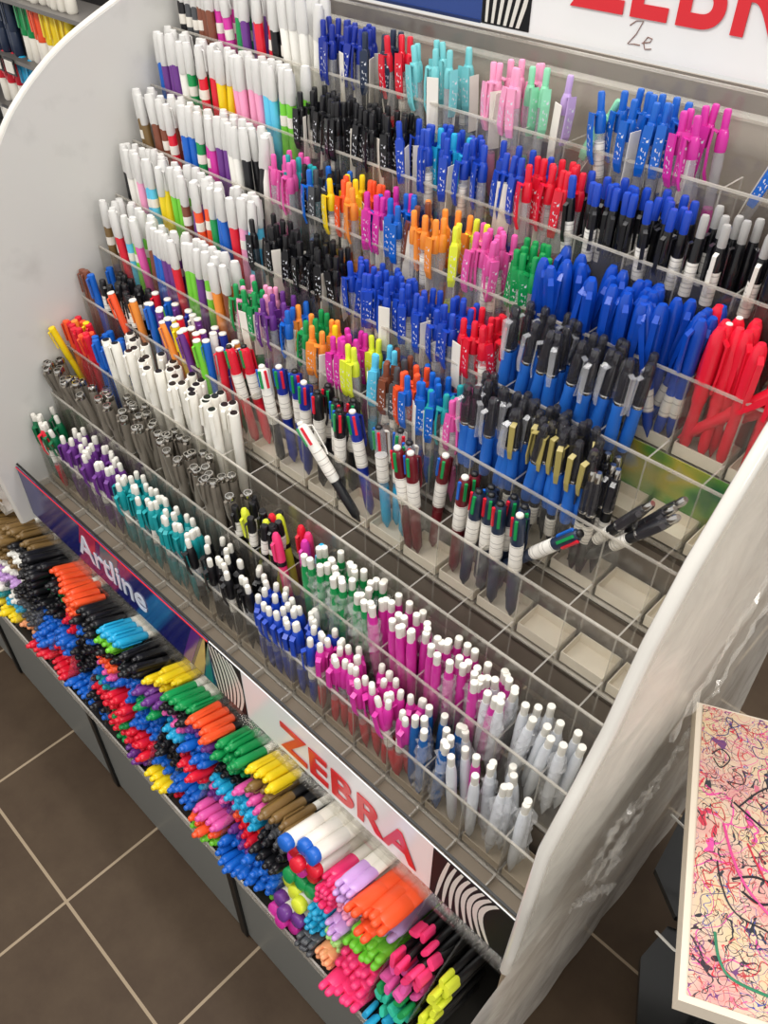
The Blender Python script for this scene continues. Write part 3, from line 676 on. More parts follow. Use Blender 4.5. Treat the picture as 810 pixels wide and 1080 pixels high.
for x, fy, c, lx, ly, ds in (
        (-.895, .35, 'r', 2, -12, 'red multicolour pen leaning beside the lime green fineliner'), (-.880, .6, 'r', 1, -12, 'second red multicolour pen leaning behind the first'),
        (-.828, .30, 'w', 2, -7, 'white multicolour pen with black grip standing beside the red ones'), (-.815, .55, 'v', 1, -5, 'navy multicolour pen right behind the white one'),
        (-.795, .65, 'v', 0, -3, 'navy multicolour pen, middle of the navy three'), (-.775, .45, 'v', 0, 1, 'navy multicolour pen, last of the navy three'),
        (-.738, .40, 'k', 0, -1, 'black multicolour pen, first beyond the navy ones'), (-.742, .8, 'k', 0, 0, 'black multicolour pen at the back beyond the navy ones'),
        (-.708, .5, 'k', 0, 0, 'black multicolour pen behind the leaning white one'), (-.696, .8, 'k', 0, 2, 'black multicolour pen, second behind the leaning white one'),
        (-.690, .25, 'k', 0, 1, 'black multicolour pen touching the leaning white one'),
        (-.640, .08, 'w', 8, -33, 'white multicolour pen leaning far over with red slider up'), (-.640, .5, 'v', 0, -12, 'navy multicolour pen with white sticker leaning behind the white one'),
        (-.604, .45, 'c', 0, -6, 'clear multicolour pen beside the leaning navy one'), (-.598, .7, 'c', 0, 1, 'clear multicolour pen, second in its compartment'), (-.575, .5, 'c', 0, 2, 'clear multicolour pen, last in its compartment'),
        (-.548, .25, 'N', 1, -9, 'maroon multicolour pen, frontmost of the maroon ones'), (-.536, .3, 'N', 1, -6, 'maroon multicolour pen beside the frontmost maroon one'), (-.530, .75, 'N', 0, 4, 'maroon multicolour pen at the back of its compartment'),
        (-.478, .45, 'N', 0, 2, 'maroon multicolour pen beside the dark navy ones'), (-.468, .7, 'N', 0, 0, 'maroon multicolour pen, rearmost beside the dark navy ones'),
        (-.452, .3, 'K', 0, 3, 'blackish multicolour pen, first of the dark cluster'), (-.440, .6, 'K', 0, 1, 'blackish multicolour pen, second of the dark cluster'), (-.428, .4, 'K', 0, 0, 'blackish multicolour pen, third of the dark cluster'),
        (-.412, .7, 'K', 0, 2, 'blackish multicolour pen, fourth of the dark cluster'), (-.404, .3, 'K', 0, -2, 'blackish multicolour pen, fifth of the dark cluster'), (-.386, .6, 'K', 0, 0, 'blackish multicolour pen, sixth of the dark cluster'),
        (-.372, .3, 'K', 0, -3, 'blackish multicolour pen, last upright one of the dark cluster'), (-.412, .5, 'K', 0, 38, 'blackish multicolour pen lying over with red slider up')):
    one(3, x, fy, 'multi', c, ds, lx, ly, lift=.055 if ly > 30 else .006, rz=random.uniform(-2.1, -1.1), group='multicolour pens on the fourth tier')
MIX = {4: 'NNrbglpbutgoO', 5: 'prcylwgkbouy', 6: 'nNrcclgpmukk', 7: 'buuggrryoPPCll', 8: 'ddNNNmmgguprkk'}
# left half of the upper tiers: white-capped markers
def caps(t, xa, xb, n, cols):
    for li in (0, 1):
        seq = [cols[min(len(cols) - 1, int(q * len(cols) / n))] for q in range(n)]
        for q in range(n):
            x = xa + (xb - xa) * (q + .5) / n + random.uniform(-.002, .002); y = ty(t) + (.014 if li == 0 else .036) + random.uniform(-.003, .003)
            M = Matrix.Translation((x, y, zb(t) + .012 + random.uniform(0, .008))) @ Euler((math.radians(random.gauss(0, 1.5)), math.radians(random.gauss(-1.5, 2.2)), 0)).to_matrix().to_4x4() @ Matrix.Rotation(random.gauss(PI / 2, .5), 4, 'Z')
            place('wcap', seq[q], M, '%s paint marker with white cap, %s, %s, %s from left' % (NAME[seq[q]], TIER[t], ('front line', 'back line')[li], ORD[q]), 'paint markers on the ' + TIER[t])
caps(4, -1.345, -.985, 20, 'nnNrClpNbbuurllulOON')
caps(5, -1.345, -.985, 20, 'kwwPCCyyllNuoogbbrPC')
caps(6, -1.345, -1.005, 19, 'nnNNNrrbbgmmuuwwkkw')
caps(7, -1.345, -.995, 20, 'buuuwggrryyoPPPPCCll')
caps(8, -1.345, -1.000, 20, 'kddNNNmmmguurrkkwwww')
# fifth tier
cluster(4, -.975, -.905, 'gel', 'gPgP', 3, 4, '%s retractable gel pen')
cluster(4, -.902, -.868, 'gel', 'u', 3, 2, '%s retractable gel pen')
cluster(4, -.862, -.835, 'gel', 'b', 2, 2, '%s retractable gel pen')
cluster(4, -.850, -.815, 'gel', 'O', 1, 2, '%s retractable gel pen in front of the green ones', lean=(0, -4))
cluster(4, -.826, -.800, 'gel', 'g', 2, 2, '%s retractable gel pen by the amber ones')
cluster(4, -.800, -.772, 'gel', 'OO', 2, 2, '%s retractable gel pen by the green ones')
cluster(4, -.768, -.748, 'gel', 'y', 1, 1, '%s retractable gel pen')
cluster(4, -.755, -.715, 'gel', 'm', 3, 3, '%s retractable gel pen')
cluster(4, -.716, -.692, 'gel', 'Y', 2, 2, '%s retractable gel pen')
cluster(4, -.690, -.664, 'gel', 'C', 2, 2, '%s retractable gel pen')
cluster(4, -.662, -.640, 'gel', 'N', 2, 2, '%s retractable gel pen')
cluster(4, -.642, -.625, 'gel', 'd', 2, 1, '%s retractable gel pen')
cluster(4, -.625, -.600, 'gel', 'o', 3, 2, '%s retractable gel pen')
cluster(4, -.604, -.560, 'gel', 'b', 3, 3, '%s retractable gel pen by the orange ones')
cluster(4, -.562, -.530, 'gel', 't', 2, 2, '%s retractable gel pen')
cluster(4, -.540, -.512, 'gel', 'p', 2, 2, '%s retractable gel pen')
cluster(4, -.508, -.430, 'bgrip', 'k', 3, 5, 'black pen with blue rubber grip', lean=(0, 3), lift=.026)
cluster(4, -.428, -.335, 'bgrip', 'g', 4, 6, 'black pen with blue grip and gold clip', lift=.026)
cluster(4, -.332, -.300, 'ablack', 'k', 3, 2, 'plain black rollerball with clear top')
for q, (x, fy, ly) in enumerate(((-.335, .25, 30), (-.322, .45, 33), (-.310, .65, 30), (-.318, .2, 36))):
    one(4, x, fy, 'ablack', 'k', 'black rollerball leaning over the empty tray, %s from the front' % ORD[q], 0, ly, lift=.02 + .004 * q, group='leaning black rollerballs on the fifth tier')
# sixth tier
cluster(5, -.975, -.790, 'gel', 'k', 3, 9, '%s retractable gel pen')
cluster(5, -.782, -.570, 'gel', 'x', 4, 10, '%s retractable gel pen')
cluster(5, -.565, -.512, 'gel', 'r', 3, 4, '%s retractable gel pen')
cluster(5, -.508, -.330, 'bgrip', 'k', 3, 8, 'black pen with blue rubber grip', lean=(0, 3), lift=.026)
# seventh tier
cluster(6, -.990, -.935, 'gel', 'p', 2, 4, '%s retractable gel pen')
cluster(6, -.975, -.900, 'gel', 't', 1, 4, '%s retractable gel pen at the back')
cluster(6, -.932, -.862, 'gel', 'bbkd', 2, 4, '%s retractable gel pen')
cluster(6, -.860, -.795, 'gel', 'oyoyOo', 3, 4, '%s gel pen in the orange-yellow cluster')
cluster(6, -.790, -.745, 'gel', 'm', 2, 3, '%s retractable gel pen')
cluster(6, -.768, -.722, 'gel', 'b', 2, 3, '%s retractable gel pen by the magenta ones')
cluster(6, -.722, -.700, 'gel', 'N', 2, 1, '%s retractable gel pen')
cluster(6, -.702, -.675, 'gel', 'cO', 2, 2, '%s retractable gel pen by the brown one')
cluster(6, -.672, -.645, 'gel', 'O', 2, 2, '%s gel pen beside the neon yellow ones')
cluster(6, -.644, -.618, 'gel', 'Y', 2, 2, '%s retractable gel pen')
cluster(6, -.616, -.556, 'gel', 'p', 3, 4, '%s retractable gel pen by the neon yellow ones')
cluster(6, -.552, -.500, 'gel', 'g', 3, 4, '%s retractable gel pen')
cluster(6, -.500, -.300, 'bigcap', 'B', 4, 9, '%s capped gel pen', lean=(0, 5), js=.007, spread_=5)
one(6, -.318, .1, 'bigcap', 'B', 'cobalt blue capped gel pen leaning over on the front rim, seventh tier', 0, -14)
cluster(6, -.290, -.245, 'bigcap', 'R', 3, 3, '%s capped gel pen')
cluster(6, -.222, -.196, 'bigcap', 'R', 2, 2, '%s capped gel pen against the panel')
for q, (x, fy, ly) in enumerate(((-.285, .2, 40), (-.272, .5, 42))):
    one(6, x, fy, 'bigcap', 'R', 'bright red capped gel pen lying over, %s from the front, seventh tier' % ORD[q], 0, ly, lift=.02, group='lying red gel pens')
# eighth tier
cluster(7, -.985, -.785, 'gel', 'k', 4, 9, '%s retractable gel pen')
cluster(7, -.775, -.655, 'gel', 'x', 4, 5, '%s retractable gel pen')
cluster(7, -.735, -.675, 'gel', 'c', 1, 3, '%s retractable gel pen in front', lean=(2, 0))
cluster(7, -.650, -.570, 'gel', 'x', 2, 4, '%s gel pen with paper tag')
cluster(7, -.568, -.508, 'gel', 'r', 3, 4, '%s retractable gel pen')
cluster(7, -.500, -.365, 'click', 'x', 4, 6, 'black click pen with %s button')
cluster(7, -.358, -.200, 'click', 'a', 3, 5, 'black click pen with %s button')
# top tier
cluster(8, -.992, -.905, 'gel', 'v', 3, 5, '%s retractable gel pen')
cluster(8, -.900, -.862, 'gel', 'K', 2, 2, '%s retractable gel pen')
cluster(8, -.872, -.812, 'gel', 'r', 1, 3, '%s retractable gel pen', lean=(0, -4))
cluster(8, -.805, -.730, 'gel', 's', 2, 4, '%s retractable gel pen', lean=(0, -5))
cluster(8, -.690, -.622, 'gel', 'P', 2, 4, '%s retractable gel pen')
cluster(8, -.640, -.610, 'gel', 'q', 1, 2, '%s retractable gel pen')
cluster(8, -.600, -.580, 'gel', 'h', 1, 1, '%s retractable gel pen standing alone')
one(8, -.575, .5, 'gel', 'q', 'mint retractable gel pen leaning beside the lavender one, top tier', 0, 24)
cluster(8, -.505, -.425, 'gel', 'b', 3, 4, '%s retractable gel pen')
cluster(8, -.425, -.375, 'gel', 'm', 2, 3, '%s retractable gel pen', lean=(0, -4))
one(8, -.352, .5, 'gel', 'b', 'blue retractable gel pen leaning beside the magenta ones, top tier', 0, 18)
one(8, -.310, .5, 'gel', 'm', 'magenta retractable gel pen leaning towards the side panel, top tier', 0, 20)

# iridescent card lying behind the sixth tier
def holo_mat():
    m, nt, N, L, b, out = nodes('iridescent_card')
    tc = N.new('ShaderNodeTexCoord'); nz = N.new('ShaderNodeTexNoise'); nz.inputs['Scale'].default_value = 16; L.new(tc.outputs['Object'], nz.inputs['Vector'])
    cr = N.new('ShaderNodeValToRGB'); e = cr.color_ramp.elements
    e[0].position = .32; e[0].color = hexc('2A6E48'); e[1].position = .62; e[1].color = hexc('C2B650')
    x = e.new(.46); x.color = hexc('6AA04C'); y = e.new(.75); y.color = hexc('A4B4C8')
    L.new(nz.outputs[0], cr.inputs[0]); L.new(cr.outputs[0], b.inputs['Base Color']); b.inputs['Roughness'].default_value = .2; b.inputs['Metallic'].default_value = .35
    return m
hc = tag(link('iridescent_card', MB().box((-.285, ty(6) - .0045, zb(5) + .045), (.19, .0018, .075)).mesh('iridescent_card', holo_mat())), 'iridescent green and yellow card behind the empty sixth tier tray', 'card')

# ------------------------------------------------------------------ marker bins under the signs
bins = bpy.data.objects.new('marker_bin', None); COL.objects.link(bins); bins.location = (-.9, .27, .2)
tag(bins, 'long low clear bin under the signs holding the lying markers', 'bin')
BI = Matrix.Translation(-Vector((-.9, .27, .2)))
def bpart(name, mb, m):
    o = link(name, mb.mesh(name, m), bins, BI); return o
BX1, BX2 = -1.78, XR - .006
bpart('tray', MB().prism([(.262, .284), (.262, .280), (.47, .205), (.49, .205), (.49, .40), (.486, .40), (.486, .210), (.47, .210)], BX1, BX2, 'x'), mat('dark_bin_tray', '2A2825', .5))
bpart('lip', MB().box(((BX1 + BX2) / 2, .260, .285), (BX2 - BX1, .003, .022)), ACRIM)
for k in range(0, 23):
    x = X0 - PITCH * k
    bpart('divider', MB().prism([(.264, .290), (.470, .216), (.470, .42), (.396, .438), (.345, .40), (.29, .345)], x - .0011, x + .0011, 'x'), ACRYL)

AX = math.radians(20)
T0, B0 = Vector((0, .338, .4500)), Vector((0, .268, .2985))
MAXIS = Matrix(((1, 0, 0), (0, -math.sin(AX), -math.cos(AX)), (0, -math.cos(AX) * 0 + math.cos(AX), math.sin(AX) * 1)))
# columns: local z (marker axis, tip forward and up) = (0, -cos, sin)
zax = Vector((0, -math.cos(AX), math.sin(AX))); xax = Vector((1, 0, 0)); yax = zax.cross(xax)
MAXIS = Matrix((xax, yax, zax)).transposed()
def lie(kind, c, x, tip, lab, group, name=None, jit=2.5, roll=None, strip=(), length=.142):
    Rm = Euler((math.radians(random.gauss(0, jit)), math.radians(random.gauss(0, jit * .4)), 0)).to_matrix()
    M3 = MAXIS @ Rm @ Matrix.Rotation(random.uniform(-PI, PI) if roll is None else roll, 3, 'Z')
    tip = Vector((x, tip.y, tip.z)); base = tip - (MAXIS @ Rm) @ Vector((0, 0, length))
    return place(kind, c, Matrix.Translation(base) @ M3.to_4x4(), lab, group, name, None, strip)
NLAY = 10
BINWORD = ['second half', ] 
def column(binname, xa, xb, bands, kind, per, nlay=NLAY, skip=0, prot=.006, jit=2.5):
    n = nlay
    for j in range(skip, n):
        s = j / (n - 1); p = T0.lerp(B0, s)
        band = bands[min(len(bands) - 1, int(j * len(bands) / n))]
        if j == skip or int(j * len(bands) / n) != int((j - 1) * len(bands) / n): blk = random.uniform(-.014, .016)
        for q in range(per):
            if j < 2 and random.random() < .12: continue
            x = xa + (xb - xa) * (q + .5 + (.12 if j % 2 else -.12)) / per + random.uniform(-.0012, .0012); x = max(xa + .0085, min(xb - .0085, x))
            bf = j * len(bands) / n; bf -= int(bf)
            c = band if len(band) == 1 else (band[min(len(band) - 1, int(bf * len(band) + .25 * q / per))] if len(band) < 4 else random.choice(band))
            adv = blk + random.gauss(.002, prot) + (.012 if j < 2 and random.random() < .5 else 0)
            tip = p + zax * adv
            kk = kind
            if kind == 'marker':
                nm = {'k': 'black_marker', 'b': 'blue_marker', 'r': 'red_marker'}.get(c, 'coloured_marker')
                lab = '%s capped marker, %s, layer %s from top, %s across' % (NAME[c], binname, ORD[j], ORD[q])
            else:
                nm = None
                lab = '%s %s, %s, layer %s from top, %s across' % (NAME[c], {'copic': 'ended art marker', 'pearl': 'brush marker', 'flathl': 'highlighter', 'neon': 'oval highlighter'}[kind], binname, ORD[j], ORD[q])
            lie(kk, c, x, tip, lab, '%s in the bins' % {'marker': NAME[c] + ' markers', 'copic': 'art markers', 'pearl': 'brush markers', 'flathl': 'highlighters', 'neon': 'neon highlighters'}[kind], nm, jit,
                None if kind in ('marker', 'copic') else random.gauss(PI / 2, .6) if kind == 'neon' else random.gauss(0, .25), ('clip',) if (kind == 'marker' and j > 3) else (), .149 if kind == 'copic' else .142)
COLS = {  # bands from top to bottom for each bin column counted from the right end
    18: ['n', 'nw', 'w', 'i', 'w', 'lt'], 17: ['n', 'n', 'wi', 'i', 'wt', 'yr'], 16: ['nk', 'wn', 'wi', 'id', 'wc', 'yd'],
    15: ['k', 'k', 'k', 'kd', 'd', 'e'], 14: ['ok', 'gk', 'kb', 'b', 'b', 're'], 13: ['o', 'r', 'r', 'b', 'r', 'rg'],
    12: ['k', 'bk', 'k', 'k', 'kb', 'b'], 11: ['cl', 'ko', 'p', 'bt', 'rk', 'b'], 10: ['k', 'b', 'b', 'r', 'gr', 'gr'],
    9: ['y', 'ug', 'b', 'b', 'r', 'rug'], 8: ['gk', 'poc', 'k', 'k', 'kb', 'yk'], 7: ['ou', 'b', 'r', 'rc', 'b', 'r'],
    6: ['g', 'gk', 'cb', 'pu', 'pro', 'ly'], 5: ['yn', 'pc', 'c', 'oru', 'ub', 'b'], 4: ['n', 'd', 'k', 'kb', 'b', 'lr']}
for k, bands in COLS.items():
    xb_ = X0 - PITCH * k - .001; xa_ = X0 - PITCH * (k + 1) + .001
    column('%s bin from right' % ORD[k + 1], xa_, xb_, bands, 'marker', 4, skip=0 if k > 4 else 1)
def bx(k, f): return X0 - PITCH * (k + f)
column('fourth bin from right', bx(3, .98), bx(3, .05), ['bi', 'ro', 'rgmo', 'gbm', 'Yy', 'uY', 'mP'], 'copic', 3, 7, 0, .005, 1.5)
column('third bin from right, left half', bx(2, .99), bx(2, .52), ['w', 'M', 'M', 'c', 'c', 'd'], 'pearl', 2, 12, 2, .004, 2)
column('third bin from right, right half', bx(2, .50), bx(2, .02), ['i', 's', 'P', 'P', 'i', 'z', 'z', 'e', 'e'], 'pearl', 2, 12, 0, .004, 2)
column('second bin from right', bx(1, .97), bx(1, .05), ['o', 'ou', 'h', 'l', 'l', 'Mc', 'M', 'Mw'], 'flathl', 3, 8, 0, .006, 2)
column('end bin on right', bx(0, .97), bx(0, .05), ['M', 'M', 'M', 'Mp', 'p', 'gf', 'f', 'cb'], 'neon', 4, 11, 2, .008, 4)
column('half bin by right panel', bx(-1, .95), bx(-1, .55), ['Y'], 'neon', 2, 12, 3, .009, 4)

# ------------------------------------------------------------------ cabinet below
CAB = mat('grey_laminate', '747673', .4); GAP = mat('black_gap_strip', '0C0C0D', .4)
cab = tag(link('cabinet', MB().box((-.98, .60, .105), (1.58, .62, .17)).mesh('cabinet', mat('taupe_carcass', 'A5947F', .5))), 'low dark grey base cabinet carrying the stand and bins', 'cabinet')
xs = [-1.78, -1.440, -1.022, -.594, XR - .005]
for a, b in zip(xs, xs[1:]):
    link('door', MB().box(((a + b) / 2, .272, .142), (b - a - .018, .014, .262)).mesh('door', CAB), cab)
for a in xs[1:-1]:
    link('gap_strip', MB().box((a, .268, .142), (.016, .016, .272)).mesh('gap_strip', GAP), cab)['label'] = 'black vertical strip between the doors'
link('side_panel', MB().box((XR - .012, .62, .104), (.012, .66, .19)).mesh('side_panel', mat('taupe_carcass', 'A5947F', .5)), cab)
link('plinth', MB().box((-.98, .60, .0105), (1.56, .60, .019)).mesh('plinth', GAP), cab)

# ------------------------------------------------------------------ scribbled test board and its dark stand on the right
def scribble_mat():
    m, nt, N, L, b, out = nodes('scribbled_paper')
    tc = N.new('ShaderNodeTexCoord')
    base = N.new('ShaderNodeTexNoise'); base.inputs['Scale'].default_value = 16; base.inputs['Detail'].default_value = 3; L.new(tc.outputs['Object'], base.inputs['Vector'])
    cr = N.new('ShaderNodeValToRGB'); e = cr.color_ramp.elements
    e[0].position = .24; e[0].color = hexc('BE666E'); e[1].position = .50; e[1].color = hexc('D0B6A0'); x = e.new(.38); x.color = hexc('CF9A92'); x2 = e.new(.74); x2.color = hexc('D2BE8C')
    L.new(base.outputs[0], cr.inputs[0])
    cur = cr.outputs[0]
    for sc, dist, lo, w, col, off in ((28, .8, .5, .012, 'C83048', 3), (22, 1.2, .47, .012, 'D84A9A', 9), (34, .9, .52, .008, '20202A', 1), (20, 1.4, .5, .006, '2A1C28', 17), (30, 1, .45, .005, '3A4C9C', 31), (20, 1.6, .55, .006, 'C82838', 44), (52, .6, .5, .010, '2C2C34', 58), (46, 1, .48, .010, 'C86A80', 71), (38, 1.2, .53, .008, '6A3A70', 83), (70, .8, .5, .010, 'B0504C', 95)):
        mp = N.new('ShaderNodeMapping'); mp.inputs['Location'].default_value = (off, off * .7, 0); L.new(tc.outputs['Object'], mp.inputs[0])
        nz = N.new('ShaderNodeTexNoise'); nz.inputs['Scale'].default_value = sc; nz.inputs['Detail'].default_value = 1; nz.inputs['Distortion'].default_value = dist
        L.new(mp.outputs[0], nz.inputs['Vector'])
        s = N.new('ShaderNodeMath'); s.operation = 'SUBTRACT'; s.inputs[1].default_value = lo; L.new(nz.outputs[0], s.inputs[0])
        a = N.new('ShaderNodeMath'); a.operation = 'ABSOLUTE'; L.new(s.outputs[0], a.inputs[0])
        lt = N.new('ShaderNodeMath'); lt.operation = 'LESS_THAN'; lt.inputs[1].default_value = w; L.new(a.outputs[0], lt.inputs[0])
        # each ink only in patches
        pm = N.new('ShaderNodeTexNoise'); pm.inputs['Scale'].default_value = 9; pm.inputs['Detail'].default_value = 1; L.new(mp.outputs[0], pm.inputs['Vector'])
        gt = N.new('ShaderNodeMath'); gt.operation = 'GREATER_THAN'; gt.inputs[1].default_value = .47; L.new(pm.outputs[0], gt.inputs[0])
        mu = N.new('ShaderNodeMath'); mu.operation = 'MULTIPLY'; L.new(lt.outputs[0], mu.inputs[0]); L.new(gt.outputs[0], mu.inputs[1])
        mi = N.new('ShaderNodeMix'); mi.data_type = 'RGBA'; L.new(mu.outputs[0], mi.inputs[0]); L.new(cur, mi.inputs[6]); mi.inputs[7].default_value = hexc(col)
        cur = mi.outputs[2]
    L.new(cur, b.inputs['Base Color']); b.inputs['Roughness'].default_value = .6
    return m
ub = Vector((.155, -.311, 0)); ub.normalize(); vb = Vector((.075, .036, 0)); vb.normalize()
ang = math.atan2(vb.y, vb.x)
BM = Matrix.Translation((-.133, .698, .75)) @ Matrix.Rotation(ang, 4, 'Z')     # local x along the far edge, -y towards the aisle
brd = tag(link('test_board', MB().box((.18, -.174, -.012), (.36, .348, .024)).mesh('test_board', mat('cream_board', 'DCD0BE', .6)), None, BM), 'cream pen test board covered in scribbles beside the stand', 'board')
pp = link('scribble_sheet', MB().box((.183, -.172, .0006), (.351, .338, .0012)).mesh('scribble_sheet', scribble_mat()), brd); pp['label'] = 'paper covered in coloured scribbles'
def stroke(pts, r, m):
    # smooth polyline through the points
    P = []
    pts = [Vector((x, y, .0014)) for x, y in pts]
    for i in range(len(pts) - 1):
        p0 = pts[max(i - 1, 0)]; p1 = pts[i]; p2 = pts[i + 1]; p3 = pts[min(i + 2, len(pts) - 1)]
        for k in range(6):
            t = k / 6; P.append(.5 * ((2 * p1) + (p2 - p0) * t + (2 * p0 - 5 * p1 + 4 * p2 - p3) * t * t + (3 * p1 - p0 - 3 * p2 + p3) * t ** 3))
    P.append(pts[-1])
    link('ink_stroke', MB().tube(P, r, 5).mesh('ink_stroke', m), pp)
INK = [mat('black_ink', '1A1620', .5), mat('red_ink', 'C22038', .5), mat('pink_ink', 'D8408C', .5), mat('blue_ink', '27306E', .5), mat('green_ink', '1E7A56', .5)]
stroke([(.05, -.13), (.075, -.10), (.11, -.075), (.14, -.04)], .0011, INK[0]); stroke([(.045, -.125), (.08, -.15), (.12, -.18), (.16, -.19)], .0011, INK[0])
stroke([(.045, -.215), (.07, -.205), (.10, -.215), (.075, -.232), (.055, -.225)], .0013, INK[0]); stroke([(.03, -.20), (.035, -.225), (.05, -.25), (.09, -.262), (.13, -.29)], .0010, INK[0])
stroke([(.035, -.155), (.045, -.19), (.06, -.22), (.09, -.25), (.10, -.27)], .0016, INK[2]); stroke([(.06, -.17), (.08, -.21), (.11, -.25), (.13, -.30)], .0012, INK[1])
stroke([(.03, -.275), (.035, -.30), (.05, -.315), (.10, -.32)], .0016, INK[4]); stroke([(.02, -.07), (.03, -.06), (.04, -.07), (.03, -.085), (.022, -.075)], .0008, INK[0])
stroke([(.075, -.125), (.09, -.11), (.105, -.12), (.095, -.14), (.08, -.135)], .0009, INK[3])
for k in range(46):
    cx, cy = random.uniform(.02, .17), random.uniform(-.32, -.02); pts = [(cx, cy)]
    for i in range(random.randrange(4, 9)):
        pts.append((min(.35, max(.016, pts[-1][0] + random.uniform(-.016, .018))), min(-.012, max(-.33, pts[-1][1] + random.uniform(-.014, .014)))))
    stroke(pts, random.uniform(.0003, .0006), random.choice(INK[:4]))
# faceted black stand under the board
ds = bpy.data.objects.new('board_stand', None); COL.objects.link(ds); ds.location = (0, .70, 0)
tag(ds, 'black faceted stand under the scribbled test board', 'stand')
GLB = mat('glossy_black_panel', '1B1C1C', .18)
DI = Matrix.Translation((0, -.70, 0))
tp_ = [(-.116, .900), (-.095, .732), (-.034, .689), (.20, .78), (.20, .98), (.0, 1.0)]
link('upper_panel', MB().prism(tp_, .286, .300).mesh('upper_panel', GLB), ds, DI)
lo_ = [(-.036, .680), (-.042, .612), (.006, .520), (.20, .50), (.24, .72), (.06, .72)]
link('lower_panel', MB().prism(lo_, .262, .276).mesh('lower_panel', GLB), ds, DI)
link('post', MB().prism([(.05, .60), (.19, .60), (.19, .80), (.05, .80)], 0, .7255).mesh('post', GLB), ds, DI)
link('cross_beam', MB().box((.10, .69, .281), (.06, .26, .05)).mesh('cross_beam', GLB), ds, DI)
for k, (a, b) in enumerate((((-.112, .755, .42), (-.052, .772, .40)), ((-.040, .588, .42), (.018, .602, .40)))):
    pts = [Vector(a), Vector(a).lerp(Vector(b), .5) + Vector((0, 0, -.012)), Vector(b), Vector((b[0] + .06, b[1] + .02, .41)), Vector((.09, .66 + .06 * (1 - k), .42))]
    link('strap', MB().tube(pts, .0022, 6).mesh('strap', mat('clear_strap', 'CFCBC2', .15)), ds, DI)['label'] = 'thin clear plastic strap'

# ------------------------------------------------------------------ shelf of other markers far behind on the left
YB = .93
sb = bpy.data.objects.new('wall_display', None); COL.objects.link(sb); sb.location = (-1.95, YB, 0)
tag(sb, 'dark display rack of markers standing behind the frosted panel', 'display rack')
SBI = Matrix.Translation((1.95, -YB, 0))
link('back_panel', MB().box((-1.98, YB + .06, .66), (1.1, .02, 1.32)).mesh('back_panel', mat('dark_rack_panel', '1C1A1B', .5)), sb, SBI)
for zz in (.88, 1.00, 1.115, 1.235):
    link('shelf', MB().box((-1.98, YB, zz - .004), (1.1, .11, .008)).mesh('shelf', mat('grey_rack_shelf', '6A6662', .4)), sb, SBI)
def d_fat(c):
    body = pl(c) if c in 'vkK' else mat('ivory_marker_body', 'EAE5D9', .45)
    return [('barrel', lathe('barrel', [(.009, 0), (.0115, .004), (.0115, .055), (.009, .058)], body, 12)),
            ('cap', lathe('cap', [(.0122, .050), (.0128, .053), (.0126, .105), (.0100, .114), (.0060, .117)], pl(c), 12)),
            ('clip', MB().strip([(.0100, .110), (.0160, .107), (.0156, .065)], .006, .002).mesh('clip', pl(c)))]
KINDS['fat'] = (d_fat, 'chunky_marker', 'marker', 1)
def rackrow(x, z, cols, what, step=.028, dy=0):
    for q, c in enumerate(cols):
        M = Matrix.Translation((x + step * q, YB - .025 + dy + random.uniform(-.006, .004), z)) @ Euler((0, math.radians(random.gauss(0, 2)), 0)).to_matrix().to_4x4() @ Matrix.Rotation(-PI / 2, 4, 'Z')
        place('fat', c, M, '%s chunky marker, %s, %s from left' % (NAME[c], what, ORD[q]), 'chunky markers on the rack behind')
rackrow(-2.08, 1.115, 'KKKK', 'third shelf up of the rear rack')
rackrow(-1.945, 1.115, 'ggooyyyy', 'third shelf up of the rear rack, bright part')
rackrow(-1.92, 1.235, 'wNwwwbbw', 'top shelf of the rack behind')
rackrow(-1.985, 1.00, 'ccuuwwww', 'second shelf up of the rear rack')
rackrow(-2.12, 1.00, 'rrrr', 'second shelf up of the rear rack, far end')
rackrow(-2.14, .88, 'wwkwwkkw', 'lowest shelf of the rack behind')
for q, (x, z) in enumerate(((-2.06, 1.098), (-2.00, 1.098), (-2.08, .983), (-2.02, .983))):
    t = tag(link('price_card', MB().box((x, YB - .060, z), (.034, .002, .024)).mesh('price_card', PAPER)), 'small white price card on the rack behind, %s of four' % ORD[q], 'price card', 'price cards on the rack')
    link('frame', MB().box((x, YB - .0575, z), (.044, .002, .034)).mesh('frame', BLACK), t)
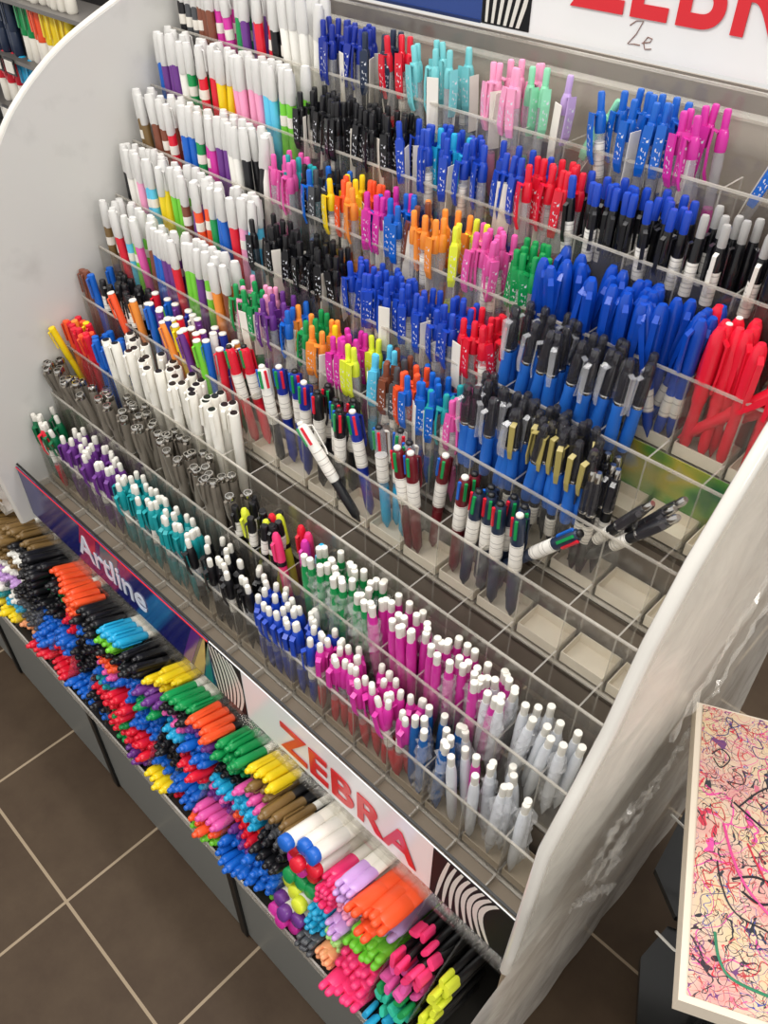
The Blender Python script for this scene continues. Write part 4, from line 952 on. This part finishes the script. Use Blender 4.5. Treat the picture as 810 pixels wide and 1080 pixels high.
# pale pens of the neighbouring stand just beyond the left panel
for q in range(6):
    x = -1.475 - .014 * (q % 3); y = .40 + .02 * (q // 3)
    M = Matrix.Translation((x, y, .445)) @ Euler((0, math.radians(random.gauss(0, 3)), 0)).to_matrix().to_4x4()
    place('fine' if q % 2 else 'stick', 'P' if q % 2 == 0 else 'w', M, 'pale %s pen beyond the frosted panel, %s of six' % (('pink', 'white')[q % 2], ORD[q]), 'pale pens beyond the panel')
nb = tag(link('neighbour_tray', MB().box((-1.52, .41, .4405), (.16, .09, .007)).mesh('neighbour_tray', ACRIM)), 'clear tray of pale pens beyond the frosted side panel', 'tray')
link('rim', MB().box((-1.52, .367, .452), (.16, .003, .026)).mesh('rim', ACRIM), nb)

# ------------------------------------------------------------------ camera
RC = Matrix(((0.7170912627, -0.4721588561, 0.5126852207), (0.6969381128, 0.4777596957, -0.5348111256), (0.0075754743, 0.7408182558, 0.6716628056)))
cd = bpy.data.cameras.new('camera'); cam = bpy.data.objects.new('camera', cd); COL.objects.link(cam)
cd.sensor_fit = 'VERTICAL'; cd.sensor_height = 36; cd.lens = 36 * 868.67 / 1080; cd.clip_start = .02
cam.matrix_world = Matrix.Translation((0, 0, 1.6)) @ RC.to_4x4()
sc = bpy.context.scene; sc.camera = cam

# ------------------------------------------------------------------ light: fluorescent ceiling panels, an added side lamp and soft room light
w = bpy.data.worlds.new('room'); sc.world = w; w.use_nodes = True
bg = w.node_tree.nodes['Background']; bg.inputs[0].default_value = (1, .975, .94, 1); bg.inputs[1].default_value = .80
def panel(name, loc, size, e):
    l = bpy.data.lights.new(name, 'AREA'); l.shape = 'RECTANGLE'; l.size, l.size_y = size; l.energy = e; l.color = (1, .965, .92)
    o = bpy.data.objects.new(name, l); COL.objects.link(o); o.location = loc; return o
panel('overhead_light', (-.9, -.35, 2.75), (2.4, .3), 33)
panel('overhead_light', (-.9, .95, 2.75), (2.4, .3), 22)
panel('overhead_light', (2.7, .3, 2.65), (.4, 2.4), 80)  # unseen lamp set far right to brighten the upright film from the side
vs = sc.view_settings
vs.view_transform = 'Standard'; vs.look = 'None'; vs.gamma = 1; vs.use_curve_mapping = False; vs.exposure = .0
sc.cycles.transparent_max_bounces = 40
sc.cycles.max_bounces = 8
sc.cycles.use_denoising = True
print('LABEL DUPES', [k for k, v in USED.items() if v > 1][:20], 'things', sum(USED.values()), 'objects', len(bpy.data.objects))
